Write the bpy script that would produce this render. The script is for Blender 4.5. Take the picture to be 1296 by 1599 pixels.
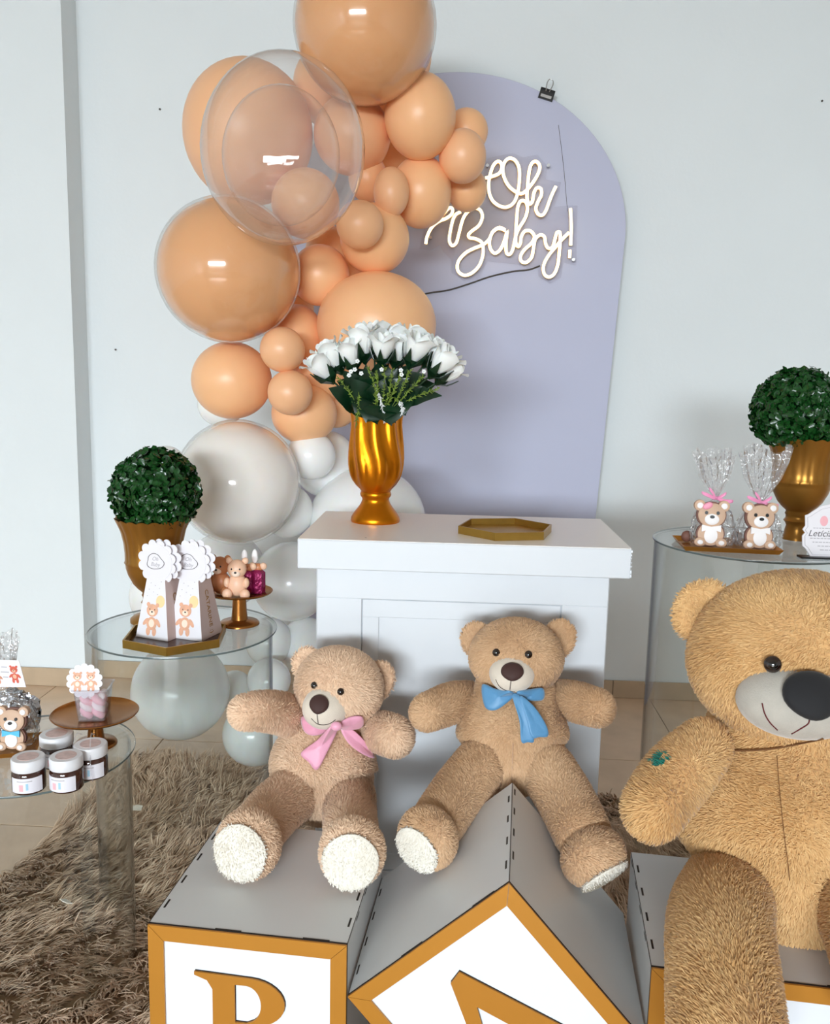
import bpy, math, random
import numpy as np
from mathutils import Vector, Matrix

random.seed(7)
RNG = np.random.default_rng(11)
for o in list(bpy.data.objects):
    bpy.data.objects.remove(o)
SC = bpy.context.scene
COL = SC.collection
PI = math.pi

# ------------------------------------------------------------------ camera
H, PIT, ROLL, FPX = 1.25, 0.151, 0.0224, 1337.8
_cp, _sp = math.cos(PIT), math.sin(PIT)
FW = np.array([0, _cp, -_sp]); _up = np.array([0, _sp, _cp]); _rt = np.array([1.0, 0, 0])
RT = math.cos(ROLL) * _rt + math.sin(ROLL) * _up
UP = -math.sin(ROLL) * _rt + math.cos(ROLL) * _up
CAM = np.array([0, 0, H])
cd = bpy.data.cameras.new('camera'); co = bpy.data.objects.new('camera', cd); COL.objects.link(co)
cd.sensor_fit = 'HORIZONTAL'; cd.sensor_width = 36.0; cd.lens = FPX * 36 / 1296
cd.clip_start = 0.02
M = Matrix.Identity(4)
for i in range(3):
    M[i][0], M[i][1], M[i][2], M[i][3] = RT[i], UP[i], -FW[i], CAM[i]
co.matrix_world = M
SC.camera = co

# ------------------------------------------------------------------ world, lights, exposure
YAW = -0.05            # the room is turned slightly against the line of sight
def rw(x, y, z=0.0):
    c, s = math.cos(YAW), math.sin(YAW)
    return np.array([x * c - y * s, x * s + y * c, z])
W = bpy.data.worlds.new('world'); SC.world = W; W.use_nodes = True
W.node_tree.nodes['Background'].inputs[0].default_value = (0.80, 0.90, 1.0, 1)
W.node_tree.nodes['Background'].inputs[1].default_value = 0.6

def area_light(name, loc, target, sx, sy, power, color):
    l = bpy.data.lights.new(name, 'AREA'); l.shape = 'RECTANGLE'; l.size = sx; l.size_y = sy
    l.energy = power; l.color = color
    o = bpy.data.objects.new(name, l); COL.objects.link(o)
    o.location = loc
    d = Vector(target) - Vector(loc)
    o.rotation_euler = d.to_track_quat('-Z', 'Y').to_euler()
    return o
# overcast sky outside the wide opening of the wall behind the camera
area_light('sky_outside_opening', rw(-1.8, -9.0, 2.85), rw(-1.7, 0, 2.1), 7.5, 2.5, 3000, (0.86, 0.945, 1.0))

SC.view_settings.view_transform = 'Standard'
SC.view_settings.look = 'None'
SC.view_settings.gamma = 1.0
SC.view_settings.use_curve_mapping = False
SC.view_settings.exposure = 0.25
SC.cycles.transparent_max_bounces = 32
SC.cycles.max_bounces = 16
SC.cycles.diffuse_bounces = 10

# ------------------------------------------------------------------ pixel -> place helpers
def ray(x, y):
    return RT * (x - 648) / FPX + UP * (799.5 - y) / FPX + FW
def P(x, y, Y):
    d = ray(x, y); return CAM + d * (Y / d[1])
def onz(x, y, z):
    d = ray(x, y); return CAM + d * ((z - H) / d[2])
def onplane(x, y, o, n):
    d = ray(x, y); return CAM + d * (np.dot(np.asarray(o) - CAM, n) / np.dot(d, n))
def mpp(p):                      # metres per pixel at a point
    return float(np.dot(np.asarray(p) - CAM, FW)) / FPX
def nrm(v):
    v = np.asarray(v, float); return v / (np.linalg.norm(v) + 1e-12)

# ------------------------------------------------------------------ materials
def lin(c):
    return tuple(((x / 255) / 12.92 if x / 255 <= 0.04045 else ((x / 255 + 0.055) / 1.055) ** 2.4) for x in c)
def _mat(name):
    m = bpy.data.materials.new(name); m.use_nodes = True
    nt = m.node_tree; b = nt.nodes['Principled BSDF']
    return m, nt, b
def mat(name, rgb, rough=0.5, metal=0.0, coat=0.0, sss=0.0, var=0.0, vscale=20.0, bump=0.0, bscale=200.0, spec=0.5, emit=0.0, sheen=0.0):
    m, nt, b = _mat(name)
    c = lin(rgb)
    b.inputs['Base Color'].default_value = (*c, 1)
    b.inputs['Roughness'].default_value = rough
    b.inputs['Metallic'].default_value = metal
    b.inputs['Coat Weight'].default_value = coat
    b.inputs['Coat Roughness'].default_value = 0.04
    b.inputs['Specular IOR Level'].default_value = spec
    b.inputs['Sheen Weight'].default_value = sheen
    if sss:
        b.inputs['Subsurface Weight'].default_value = sss
        b.inputs['Subsurface Radius'].default_value = (0.03, 0.018, 0.01)
        b.inputs['Subsurface Scale'].default_value = 0.5
    if emit:
        b.inputs['Emission Color'].default_value = (*c, 1)
        b.inputs['Emission Strength'].default_value = emit
    if var or bump:
        tc = nt.nodes.new('ShaderNodeTexCoord')
    if var:
        n = nt.nodes.new('ShaderNodeTexNoise'); n.inputs['Scale'].default_value = vscale
        n.inputs['Detail'].default_value = 4
        r = nt.nodes.new('ShaderNodeMapRange')
        r.inputs[1].default_value = 0.3; r.inputs[2].default_value = 0.7
        r.inputs[3].default_value = 1 - var; r.inputs[4].default_value = 1 + var
        h = nt.nodes.new('ShaderNodeHueSaturation'); h.inputs['Color'].default_value = (*c, 1)
        nt.links.new(tc.outputs['Object'], n.inputs['Vector'])
        nt.links.new(n.outputs['Fac'], r.inputs[0]); nt.links.new(r.outputs[0], h.inputs['Value'])
        nt.links.new(h.outputs[0], b.inputs['Base Color'])
    if bump:
        n2 = nt.nodes.new('ShaderNodeTexNoise'); n2.inputs['Scale'].default_value = bscale
        n2.inputs['Detail'].default_value = 3
        bp = nt.nodes.new('ShaderNodeBump'); bp.inputs['Strength'].default_value = bump
        bp.inputs['Distance'].default_value = 0.01
        nt.links.new(tc.outputs['Object'], n2.inputs['Vector'])
        nt.links.new(n2.outputs['Fac'], bp.inputs['Height']); nt.links.new(bp.outputs[0], b.inputs['Normal'])
    return m
def clear_mat(name, tint=(1, 1, 1), ior=1.45, rough=0.02, bump=0.0, bscale=30.0, gain=1.0, base=0.0, milky=0.0, power=4.0, edge=None):
    """thin clear sheet: passes light, mirrors by Fresnel"""
    m = bpy.data.materials.new(name); m.use_nodes = True
    nt = m.node_tree; nt.nodes.clear()
    out = nt.nodes.new('ShaderNodeOutputMaterial')
    tr = nt.nodes.new('ShaderNodeBsdfTransparent'); tr.inputs[0].default_value = (*tint, 1)
    gl = nt.nodes.new('ShaderNodeBsdfGlossy'); gl.inputs['Roughness'].default_value = rough
    # Schlick mirror term that is the same from both sides of the sheet
    fr = nt.nodes.new('ShaderNodeLayerWeight'); fr.inputs['Blend'].default_value = 0.5
    pw_ = nt.nodes.new('ShaderNodeMath'); pw_.operation = 'POWER'; pw_.inputs[1].default_value = power
    f0 = ((ior - 1) / (ior + 1)) ** 2
    mul = nt.nodes.new('ShaderNodeMath'); mul.operation = 'MULTIPLY_ADD'; mul.use_clamp = True
    mul.inputs[1].default_value = (1 - f0) * gain * 0.8; mul.inputs[2].default_value = f0 * gain + base
    mx = nt.nodes.new('ShaderNodeMixShader')
    nt.links.new(fr.outputs['Facing'], pw_.inputs[0]); nt.links.new(pw_.outputs[0], mul.inputs[0]); nt.links.new(mul.outputs[0], mx.inputs[0])
    if edge is not None:                       # longer way through the wall at a slant: darker
        pe = nt.nodes.new('ShaderNodeMath'); pe.operation = 'POWER'; pe.inputs[1].default_value = 9.0
        nt.links.new(fr.outputs['Facing'], pe.inputs[0])
        ce = nt.nodes.new('ShaderNodeMix'); ce.data_type = 'RGBA'
        nt.links.new(pe.outputs[0], ce.inputs[0]); ce.inputs[6].default_value = (*tint, 1); ce.inputs[7].default_value = (*edge, 1)
        nt.links.new(ce.outputs[2], tr.inputs[0])
    src = tr
    if milky:
        df = nt.nodes.new('ShaderNodeBsdfDiffuse'); df.inputs[0].default_value = (0.9, 0.9, 0.9, 1)
        m2 = nt.nodes.new('ShaderNodeMixShader'); m2.inputs[0].default_value = milky
        nt.links.new(tr.outputs[0], m2.inputs[1]); nt.links.new(df.outputs[0], m2.inputs[2]); src = m2
    nt.links.new(src.outputs[0], mx.inputs[1]); nt.links.new(gl.outputs[0], mx.inputs[2])
    nt.links.new(mx.outputs[0], out.inputs[0])
    if bump:
        tc = nt.nodes.new('ShaderNodeTexCoord'); n2 = nt.nodes.new('ShaderNodeTexNoise')
        n2.inputs['Scale'].default_value = bscale; n2.inputs['Detail'].default_value = 2
        bp = nt.nodes.new('ShaderNodeBump'); bp.inputs['Strength'].default_value = bump; bp.inputs['Distance'].default_value = 0.02
        nt.links.new(tc.outputs['Object'], n2.inputs['Vector']); nt.links.new(n2.outputs['Fac'], bp.inputs['Height'])
        nt.links.new(bp.outputs[0], gl.inputs['Normal']); nt.links.new(bp.outputs[0], fr.inputs['Normal'])
    return m
def fur_mat(name, dark, light, nscale=9.0, amt=0.55, spot=None):
    m, nt, b = _mat(name)
    b.inputs['Roughness'].default_value = 0.85
    b.inputs['Specular IOR Level'].default_value = 0.15
    b.inputs['Sheen Weight'].default_value = 0.25
    b.inputs['Sheen Roughness'].default_value = 0.5
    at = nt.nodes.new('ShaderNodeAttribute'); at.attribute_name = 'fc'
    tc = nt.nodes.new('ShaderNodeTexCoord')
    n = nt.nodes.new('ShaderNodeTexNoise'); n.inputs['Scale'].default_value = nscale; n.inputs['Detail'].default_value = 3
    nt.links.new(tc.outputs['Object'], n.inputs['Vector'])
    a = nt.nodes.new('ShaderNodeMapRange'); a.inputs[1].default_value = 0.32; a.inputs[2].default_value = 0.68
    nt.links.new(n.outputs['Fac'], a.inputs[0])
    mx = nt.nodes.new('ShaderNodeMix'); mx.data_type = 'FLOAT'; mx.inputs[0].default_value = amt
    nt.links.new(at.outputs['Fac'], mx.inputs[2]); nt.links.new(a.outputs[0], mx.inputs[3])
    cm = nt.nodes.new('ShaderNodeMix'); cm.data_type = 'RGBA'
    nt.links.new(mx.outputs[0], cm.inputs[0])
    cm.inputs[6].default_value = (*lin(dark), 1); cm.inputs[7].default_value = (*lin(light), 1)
    res = cm.outputs[2]
    if spot is not None:                       # a dried splash of teal ink on the pile
        pos, rad, colr = spot
        g = nt.nodes.new('ShaderNodeNewGeometry')
        vd = nt.nodes.new('ShaderNodeVectorMath'); vd.operation = 'DISTANCE'; vd.inputs[1].default_value = tuple(pos)
        nt.links.new(g.outputs['Position'], vd.inputs[0])
        n3 = nt.nodes.new('ShaderNodeTexNoise'); n3.inputs['Scale'].default_value = 90
        nt.links.new(tc.outputs['Object'], n3.inputs['Vector'])
        ad = nt.nodes.new('ShaderNodeMath'); ad.operation = 'MULTIPLY_ADD'; ad.inputs[1].default_value = -0.035; 
        nt.links.new(n3.outputs['Fac'], ad.inputs[0]); nt.links.new(vd.outputs['Value'], ad.inputs[2])
        lt = nt.nodes.new('ShaderNodeMath'); lt.operation = 'LESS_THAN'; lt.inputs[1].default_value = rad - 0.0175
        nt.links.new(ad.outputs[0], lt.inputs[0])
        sm = nt.nodes.new('ShaderNodeMix'); sm.data_type = 'RGBA'
        nt.links.new(lt.outputs[0], sm.inputs[0]); nt.links.new(res, sm.inputs[6]); sm.inputs[7].default_value = (*lin(colr), 1)
        res = sm.outputs[2]
    nt.links.new(res, b.inputs['Base Color'])
    return m

MT = {}
MT['wall'] = mat('wall_paint', (225, 232, 235), 0.75, bump=0.06, bscale=60, var=0.012, vscale=3)
MT['ceiling'] = mat('ceiling_paint', (212, 210, 206), 0.8)
MT['wallgrey'] = mat('wall_grey_paint', (196, 194, 190), 0.8)
MT['tile'] = mat('floor_tile', (216, 188, 160), 0.20, var=0.10, vscale=7)
MT['grout'] = mat('floor_grout', (96, 82, 68), 0.8)
MT['skirting'] = mat('baseboard_tile', (186, 164, 138), 0.3, var=0.08, vscale=12)
MT['arch'] = mat('arch_lavender', (186, 190, 214), 0.55, var=0.01, vscale=4)
MT['archshade'] = mat('arch_edge_shade', (44, 40, 40), 0.6)  # near-black: the thin shadow line at the arch edge put into colour
MT['mdf'] = mat('white_mdf', (214, 216, 217), 0.42, var=0.012, vscale=8)
MT['mdfwhite'] = mat('white_lacquer', (228, 233, 240), 0.35)
MT['burn'] = mat('burnt_edge', (38, 28, 22), 0.8)
MT['goldpaint'] = mat('ochre_gold_board', (194, 132, 48), 0.40, metal=0.25, var=0.03, vscale=6)
MT['goldletter'] = mat('ochre_gold_letter', (188, 126, 44), 0.42, metal=0.2)
MT['gold'] = mat('gold_vase_lacquer', (208, 124, 18), 0.31, metal=0.94, var=0.05, vscale=10)
MT['urn'] = mat('bronze_gold_plastic', (160, 112, 46), 0.34, metal=0.75, var=0.05, vscale=14)
MT['brass'] = mat('brushed_brass', (176, 140, 66), 0.32, metal=0.85, var=0.06, vscale=40)
MT['copper'] = mat('copper_gold', (168, 110, 52), 0.26, metal=0.8, var=0.08, vscale=8)
MT['traydark'] = mat('dark_tray_bottom', (62, 38, 30), 0.25)
MT['traygold'] = mat('matte_gold_tray', (178, 120, 48), 0.38, metal=0.6)
MT['pedestal'] = mat('pedestal_white', (217, 221, 226), 0.35, var=0.008, vscale=5)
MT['pedtop_sheen'] = mat('pedestal_top_sheen', (250, 245, 240), 0.30)  # paler than the body: brightness of the reflecting top put into the colour
MT['peach'] = mat('peach_latex', (244, 190, 142), 0.36, sss=0.22, spec=0.45)
MT['peachgloss'] = mat('peach_latex_gloss', (226, 172, 126), 0.14, sss=0.2, spec=0.6, coat=0.4)
MT['peachdusk'] = mat('peach_latex_dusky', (240, 186, 142), 0.38, sss=0.2)
MT['white_latex'] = mat('white_latex', (242, 243, 242), 0.20, sss=0.25, spec=0.55)
MT['white_gloss'] = mat('white_latex_gloss', (246, 246, 244), 0.12, sss=0.15, coat=0.3)
MT['skin'] = clear_mat('clear_balloon_skin', (0.99, 0.97, 0.95), 1.33, 0.02, gain=1.0)
MT['bubble'] = clear_mat('clear_bubble', (0.985, 0.975, 0.97), 1.46, 0.03, gain=1.25, bump=0.05, bscale=9, milky=0.06, power=2.6)
MT['bubble2'] = clear_mat('clear_bubble_inner', (0.985, 0.975, 0.97), 1.40, 0.04, gain=1.1, bump=0.16, bscale=12, milky=0.03)
MT['acrylic'] = clear_mat('clear_acrylic', (0.97, 0.98, 0.98), 1.42, 0.015)
MT['acrylictube'] = clear_mat('clear_acrylic_tube', (0.965, 0.975, 0.972), 1.45, 0.03, edge=(0.30, 0.34, 0.34))
MT['acryledge'] = mat('acrylic_edge', (96, 108, 108), 0.15, spec=0.8)
MT['signback'] = clear_mat('sign_acrylic', (0.97, 0.97, 0.98), 1.5, 0.02, gain=1.1)
MT['cello'] = clear_mat('cellophane', (0.965, 0.965, 0.97), 1.45, 0.05, bump=1.0, bscale=55, gain=1.8, base=0.09, milky=0.09)
MT['foil'] = mat('silver_foil', (205, 208, 214), 0.16, metal=1.0, bump=0.9, bscale=60)
MT['cable'] = mat('dark_cable', (70, 66, 62), 0.6)
MT['clip'] = mat('black_clip', (28, 28, 30), 0.3)
MT['steel'] = mat('steel_wire', (190, 190, 190), 0.25, metal=1.0)
MT['neon'] = mat('warm_neon', (255, 234, 182), 0.4, emit=2.0)
MT['neonbase'] = mat('neon_base', (226, 176, 96), 0.4)
MT['leafdark'] = mat('dark_leaf', (12, 44, 24), 0.32, var=0.35, vscale=30)
MT['boxwood'] = mat('boxwood_leaf', (20, 66, 24), 0.26, var=0.5, vscale=120)
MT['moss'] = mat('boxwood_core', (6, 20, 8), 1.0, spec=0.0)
MT['sprig'] = mat('sprig_green', (118, 142, 52), 0.5, var=0.4, vscale=60)
MT['petal'] = mat('white_petal', (243, 245, 243), 0.55, sss=0.15)
MT['stem'] = mat('stem_green', (24, 60, 28), 0.5)
MT['paper'] = mat('white_card', (232, 229, 234), 0.6)
MT['paperside'] = mat('mauve_card', (198, 176, 172), 0.6)
MT['ink'] = mat('grey_ink', (98, 92, 96), 0.6)
MT['inklight'] = mat('pale_grey_ink', (176, 172, 178), 0.6)
MT['inkgold'] = mat('gold_ink', (150, 108, 52), 0.5)
MT['printbear'] = mat('print_bear', (226, 172, 142), 0.6, var=0.08, vscale=90)
MT['printbear2'] = mat('print_bear_dark', (206, 142, 112), 0.6)
MT['printred'] = mat('print_bear_red', (206, 88, 66), 0.6, var=0.1, vscale=90)
MT['printcream'] = mat('print_cream', (250, 226, 206), 0.6)
MT['printballoon'] = mat('print_balloon', (250, 214, 160), 0.6)
MT['black'] = mat('black_print', (18, 16, 18), 0.4)
MT['chocpink'] = mat('pink_chocolate', (240, 196, 166), 0.42, sss=0.2)
MT['choctan'] = mat('tan_chocolate', (196, 128, 84), 0.42, sss=0.1)
MT['burgundy'] = mat('burgundy_foil', (150, 34, 88), 0.28, metal=0.35, bump=0.6, bscale=120)
MT['jarglass'] = mat('chocolate_in_glass', (62, 34, 26), 0.08, coat=0.6)
MT['lid'] = mat('white_lid', (226, 226, 230), 0.35)
MT['lidprint'] = mat('lid_print', (210, 184, 180), 0.5, var=0.15, vscale=80)
MT['label'] = mat('jar_label', (226, 224, 232), 0.55)
MT['pinkprint'] = mat('pink_print', (240, 178, 186), 0.55)
MT['blueprint'] = mat('blue_print', (160, 200, 222), 0.55)
MT['greenprint'] = mat('teal_print', (110, 160, 160), 0.55)
MT['cup'] = clear_mat('clear_cup', (0.93, 0.92, 0.94), 1.45, 0.05, gain=1.2, milky=0.10)
MT['marsh'] = mat('pink_marshmallow', (248, 190, 200), 0.7, sss=0.3)
MT['marshw'] = mat('white_marshmallow', (250, 236, 234), 0.7, sss=0.3)
MT['cookie'] = mat('cookie_tan', (206, 172, 146), 0.6, var=0.05, vscale=40)
MT['cookiechoc'] = mat('cookie_brown', (118, 78, 66), 0.6)
MT['icing'] = mat('white_icing', (244, 240, 240), 0.5)
MT['icingpink'] = mat('pink_icing', (246, 160, 184), 0.5)
MT['icingblue'] = mat('blue_icing', (82, 184, 232), 0.5)
MT['ribbonpink'] = mat('pink_ribbon', (238, 150, 190), 0.5)
MT['satinpink'] = mat('pink_satin', (232, 164, 188), 0.45, sheen=0.4, bump=0.05, bscale=500)
MT['satinblue'] = mat('blue_satin', (86, 144, 188), 0.45, sheen=0.4, bump=0.05, bscale=500)
MT['eye'] = mat('eye_glass', (30, 14, 8), 0.06, coat=1.0)
MT['pupil'] = mat('eye_pupil', (6, 5, 5), 0.05, coat=1.0)
MT['nosebrown'] = mat('nose_brown', (58, 28, 22), 0.7, sheen=0.2)
MT['noseblack'] = mat('nose_black', (20, 20, 24), 0.8, sheen=0.2)
MT['muzzle'] = mat('muzzle_cream', (218, 206, 190), 0.9, sheen=0.5, var=0.04, vscale=40, bump=0.12, bscale=500)
MT['muzzlegrey'] = mat('muzzle_grey', (182, 176, 166), 0.9, sheen=0.5, var=0.05, vscale=40, bump=0.18, bscale=400)
MT['stitch'] = mat('stitch_dark', (58, 34, 30), 0.8)
MT['seambrown'] = mat('seam_brown', (112, 74, 40), 0.9)
MT['stitchred'] = mat('stitch_wine', (96, 34, 36), 0.8)
MT['window'] = mat('window_frame_white', (225, 228, 228), 0.5)
MT['scrap'] = mat('paper_scrap', (226, 218, 204), 0.6)
MT['nail'] = mat('nail_dark', (70, 66, 62), 0.5)

# ------------------------------------------------------------------ objects and meshes
ORG = {}
def link(o, parent=None):
    COL.objects.link(o)
    if parent is not None:
        o.parent = parent
def tag(o, label=None, cat=None, group=None, kind=None):
    if label: o['label'] = label
    if cat: o['category'] = cat
    if group: o['group'] = group
    if kind: o['kind'] = kind
    return o
def thing(name, loc, label, cat, group=None):
    o = bpy.data.objects.new(name, None); o.empty_display_size = 0.03
    COL.objects.link(o); o.location = tuple(float(a) for a in loc)
    ORG[o] = np.asarray(loc, float)
    return tag(o, label, cat, group)
class MB:
    def __init__(s): s.v = []; s.f = []; s.n = 0
    def add(s, v, f):
        v = np.asarray(v, float).reshape(-1, 3)
        s.v.append(v); s.f += [tuple(int(i) + s.n for i in q) for q in f]; s.n += len(v)
        return s
    def verts(s): return np.concatenate(s.v) if s.v else np.zeros((0, 3))
def make(name, mb, m, parent=None, smooth=35, base=None):
    """mesh object from world-space geometry; its origin is the parent's (or its own base)"""
    v = mb.verts()
    me = bpy.data.meshes.new(name)
    if parent is not None:
        org = ORG[parent]
    else:
        org = np.asarray(base, float) if base is not None else np.array([(v[:, 0].min() + v[:, 0].max()) / 2, (v[:, 1].min() + v[:, 1].max()) / 2, v[:, 2].min()])
    me.from_pydata((v - org).tolist(), [], mb.f)
    me.materials.append(MT[m] if isinstance(m, str) else m)
    if smooth:
        me.polygons.foreach_set('use_smooth', [True] * len(me.polygons))
        if smooth < 180: me.set_sharp_from_angle(angle=math.radians(smooth))
    me.update()
    o = bpy.data.objects.new(name, me); link(o, parent); ORG[o] = org
    if parent is None: o.location = tuple(org)
    return o
class Frame:
    def __init__(s, o, u, v, n=None):
        s.o = np.asarray(o, float); s.u = nrm(u); s.v = nrm(v)
        s.n = nrm(np.cross(s.u, s.v)) if n is None else nrm(n)
    def p(s, a, b, c=0.0): return s.o + s.u * a + s.v * b + s.n * c
    def pts(s, arr): return np.array([s.p(*q) for q in arr])
def up_frame(loc, yaw=0.0):      # u right, v up, n towards the camera side
    c, k = math.cos(yaw), math.sin(yaw)
    return Frame(loc, (c, k, 0), (0, 0, 1), (k, -c, 0))
def flat_frame(loc, yaw=0.0):    # u right, v away, n up
    c, k = math.cos(yaw), math.sin(yaw)
    return Frame(loc, (c, k, 0), (-k, c, 0), (0, 0, 1))
BOXF = [(0, 3, 2, 1), (4, 5, 6, 7), (0, 1, 5, 4), (1, 2, 6, 5), (2, 3, 7, 6), (3, 0, 4, 7)]
def box(mb, fr, a0, a1, b0, b1, c0, c1):
    return mb.add([fr.p(a0, b0, c0), fr.p(a1, b0, c0), fr.p(a1, b1, c0), fr.p(a0, b1, c0),
                   fr.p(a0, b0, c1), fr.p(a1, b0, c1), fr.p(a1, b1, c1), fr.p(a0, b1, c1)], BOXF)
def bbox(mb, fr, a0, a1, b0, b1, c0, c1, w=0.002):
    """box with bevelled edges"""
    L = [(a0, a1), (b0, b1), (c0, c1)]
    vs = []; idx = {}
    for ix in (0, 1):
        for iy in (0, 1):
            for iz in (0, 1):
                for ax in range(3):
                    q = [L[0][ix], L[1][iy], L[2][iz]]
                    for k, s_ in enumerate((ix, iy, iz)):
                        if k != ax: q[k] += w * (1 if s_ == 0 else -1)
                    idx[(ix, iy, iz, ax)] = len(vs); vs.append(fr.p(*q))
    F = []
    I = lambda x, y, z, a: idx[(x, y, z, a)]
    for s in (0, 1):
        F.append([I(s, 0, 0, 0), I(s, 1, 0, 0), I(s, 1, 1, 0), I(s, 0, 1, 0)])
        F.append([I(0, s, 0, 1), I(1, s, 0, 1), I(1, s, 1, 1), I(0, s, 1, 1)])
        F.append([I(0, 0, s, 2), I(1, 0, s, 2), I(1, 1, s, 2), I(0, 1, s, 2)])
    for s in (0, 1):
        for t in (0, 1):
            F.append([I(s, t, 0, 0), I(s, t, 1, 0), I(s, t, 1, 1), I(s, t, 0, 1)])
            F.append([I(s, 0, t, 0), I(s, 1, t, 0), I(s, 1, t, 2), I(s, 0, t, 2)])
            F.append([I(0, s, t, 1), I(1, s, t, 1), I(1, s, t, 2), I(0, s, t, 2)])
    for x in (0, 1):
        for y in (0, 1):
            for z in (0, 1):
                F.append([I(x, y, z, 0), I(x, y, z, 1), I(x, y, z, 2)])
    V = np.array(vs); cen = V.mean(0); G = []
    for q in F:
        n = np.cross(V[q[1]] - V[q[0]], V[q[2]] - V[q[0]])
        G.append(q if np.dot(n, V[q].mean(0) - cen) > 0 else q[::-1])
    return mb.add(V, G)
def prism(mb, pts2, fr, c0, c1):
    n = len(pts2)
    v = [fr.p(a, b, c0) for a, b in pts2] + [fr.p(a, b, c1) for a, b in pts2]
    f = [tuple(range(n))[::-1], tuple(range(n, 2 * n))]
    f += [(i, (i + 1) % n, n + (i + 1) % n, n + i) for i in range(n)]
    return mb.add(v, f)
def loft(mb, rings, cap0=True, cap1=True, closed=True):
    k = len(rings); n = len(rings[0]); v = np.concatenate(rings); f = []
    m = n if closed else n - 1
    for i in range(k - 1):
        for j in range(m):
            f.append((i * n + j, i * n + (j + 1) % n, (i + 1) * n + (j + 1) % n, (i + 1) * n + j))
    if cap0: f.append(tuple(range(n))[::-1])
    if cap1: f.append(tuple(range((k - 1) * n, k * n)))
    return mb.add(v, f)
def lathe(mb, prof, c, n=48, mod=None, cap0=True, cap1=True, axis=None):
    """prof = [(r, z)]; mod(theta, i, r) -> r"""
    fr = axis or Frame(c, (1, 0, 0), (0, 1, 0), (0, 0, 1))
    th = np.linspace(0, 2 * PI, n, endpoint=False); rings = []
    for i, (r, z) in enumerate(prof):
        rr = np.full(n, r) if mod is None else np.array([mod(t, i, r) for t in th])
        rings.append(np.array([fr.p(rr[j] * math.cos(th[j]), rr[j] * math.sin(th[j]), z) for j in range(n)]))
    return loft(mb, rings, cap0, cap1)
def catmull(pts, per=8):
    pts = np.asarray(pts, float)
    if len(pts) < 3: 
        return np.array([pts[0] + (pts[-1] - pts[0]) * t for t in np.linspace(0, 1, per + 1)])
    q = np.vstack([2 * pts[0] - pts[1], pts, 2 * pts[-1] - pts[-2]]); out = []
    for i in range(1, len(q) - 2):
        p0, p1, p2, p3 = q[i - 1:i + 3]
        for t in np.linspace(0, 1, per, endpoint=False):
            out.append(0.5 * ((2 * p1) + (-p0 + p2) * t + (2 * p0 - 5 * p1 + 4 * p2 - p3) * t * t + (-p0 + 3 * p1 - 3 * p2 + p3) * t ** 3))
    out.append(pts[-1]); return np.array(out)
def rings_along(path, rad, n=12, flat=None, side=None):
    path = np.asarray(path, float); k = len(path)
    rad = np.full(k, rad, float) if np.isscalar(rad) else np.asarray(rad, float)
    T = np.gradient(path, axis=0); T /= np.linalg.norm(T, axis=1)[:, None] + 1e-12
    ref = np.array(side, float) if side is not None else (np.array([0, 0, 1.0]) if abs(T[0][2]) < 0.9 else np.array([1.0, 0, 0]))
    a = nrm(ref - T[0] * np.dot(ref, T[0])); R = []
    th = np.linspace(0, 2 * PI, n, endpoint=False)
    for i in range(k):
        a = nrm(a - T[i] * np.dot(a, T[i])); b = np.cross(T[i], a)
        fl = 1.0 if flat is None else flat
        R.append(path[i] + rad[i] * (np.cos(th)[:, None] * a + fl * np.sin(th)[:, None] * b))
    return R
def tube(mb, path, rad, n=8, caps=True):
    return loft(mb, rings_along(path, rad, n), caps, caps)
def limb(mb, pts, rad, n=28, per=7, flat=1.0, side=None):
    """soft stuffed limb: rounded ends, changing girth, one skin"""
    q = catmull(np.column_stack([np.asarray(pts, float), np.asarray(rad, float)]), per)
    path, r = q[:, :3], q[:, 3]
    t0 = nrm(path[0] - path[1]); t1 = nrm(path[-1] - path[-2]); A, B = [], []
    for k in range(7, 0, -1):
        th = k / 7.4 * PI / 2
        A.append((path[0] + t0 * r[0] * math.sin(th), r[0] * math.cos(th)))
    for k in range(1, 8):
        th = k / 7.4 * PI / 2
        B.append((path[-1] + t1 * r[-1] * math.sin(th), r[-1] * math.cos(th)))
    path = np.array([a for a, _ in A] + list(path) + [b for b, _ in B])
    r = np.array([a for _, a in A] + list(r) + [b for _, b in B])
    return loft(mb, rings_along(path, r, n, flat, side))
_sph = {}
def sph(nu=36, nv=22):
    if (nu, nv) not in _sph:
        v = [(0, 0, 1.0)]
        for i in range(1, nv):
            a = PI * i / nv
            for j in range(nu):
                t = 2 * PI * j / nu; v.append((math.sin(a) * math.cos(t), math.sin(a) * math.sin(t), math.cos(a)))
        v.append((0, 0, -1.0)); f = []
        for j in range(nu): f.append((0, 1 + j, 1 + (j + 1) % nu))
        for i in range(nv - 2):
            for j in range(nu):
                a = 1 + i * nu + j; b = 1 + i * nu + (j + 1) % nu
                f.append((a, a + nu, b + nu, b))
        L = len(v) - 1
        for j in range(nu): f.append((L, 1 + (nv - 2) * nu + (j + 1) % nu, 1 + (nv - 2) * nu + j))
        _sph[(nu, nv)] = (np.array(v), f)
    return _sph[(nu, nv)]
def ball(mb, fr, ra, rb, rc, nu=36, nv=22, fn=None):
    v, f = sph(nu, nv); v = v.copy()
    if fn is not None: v = fn(v)
    w = fr.o + np.outer(v[:, 0] * ra, fr.u) + np.outer(v[:, 1] * rb, fr.v) + np.outer(v[:, 2] * rc, fr.n)
    return mb.add(w, f)
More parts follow.
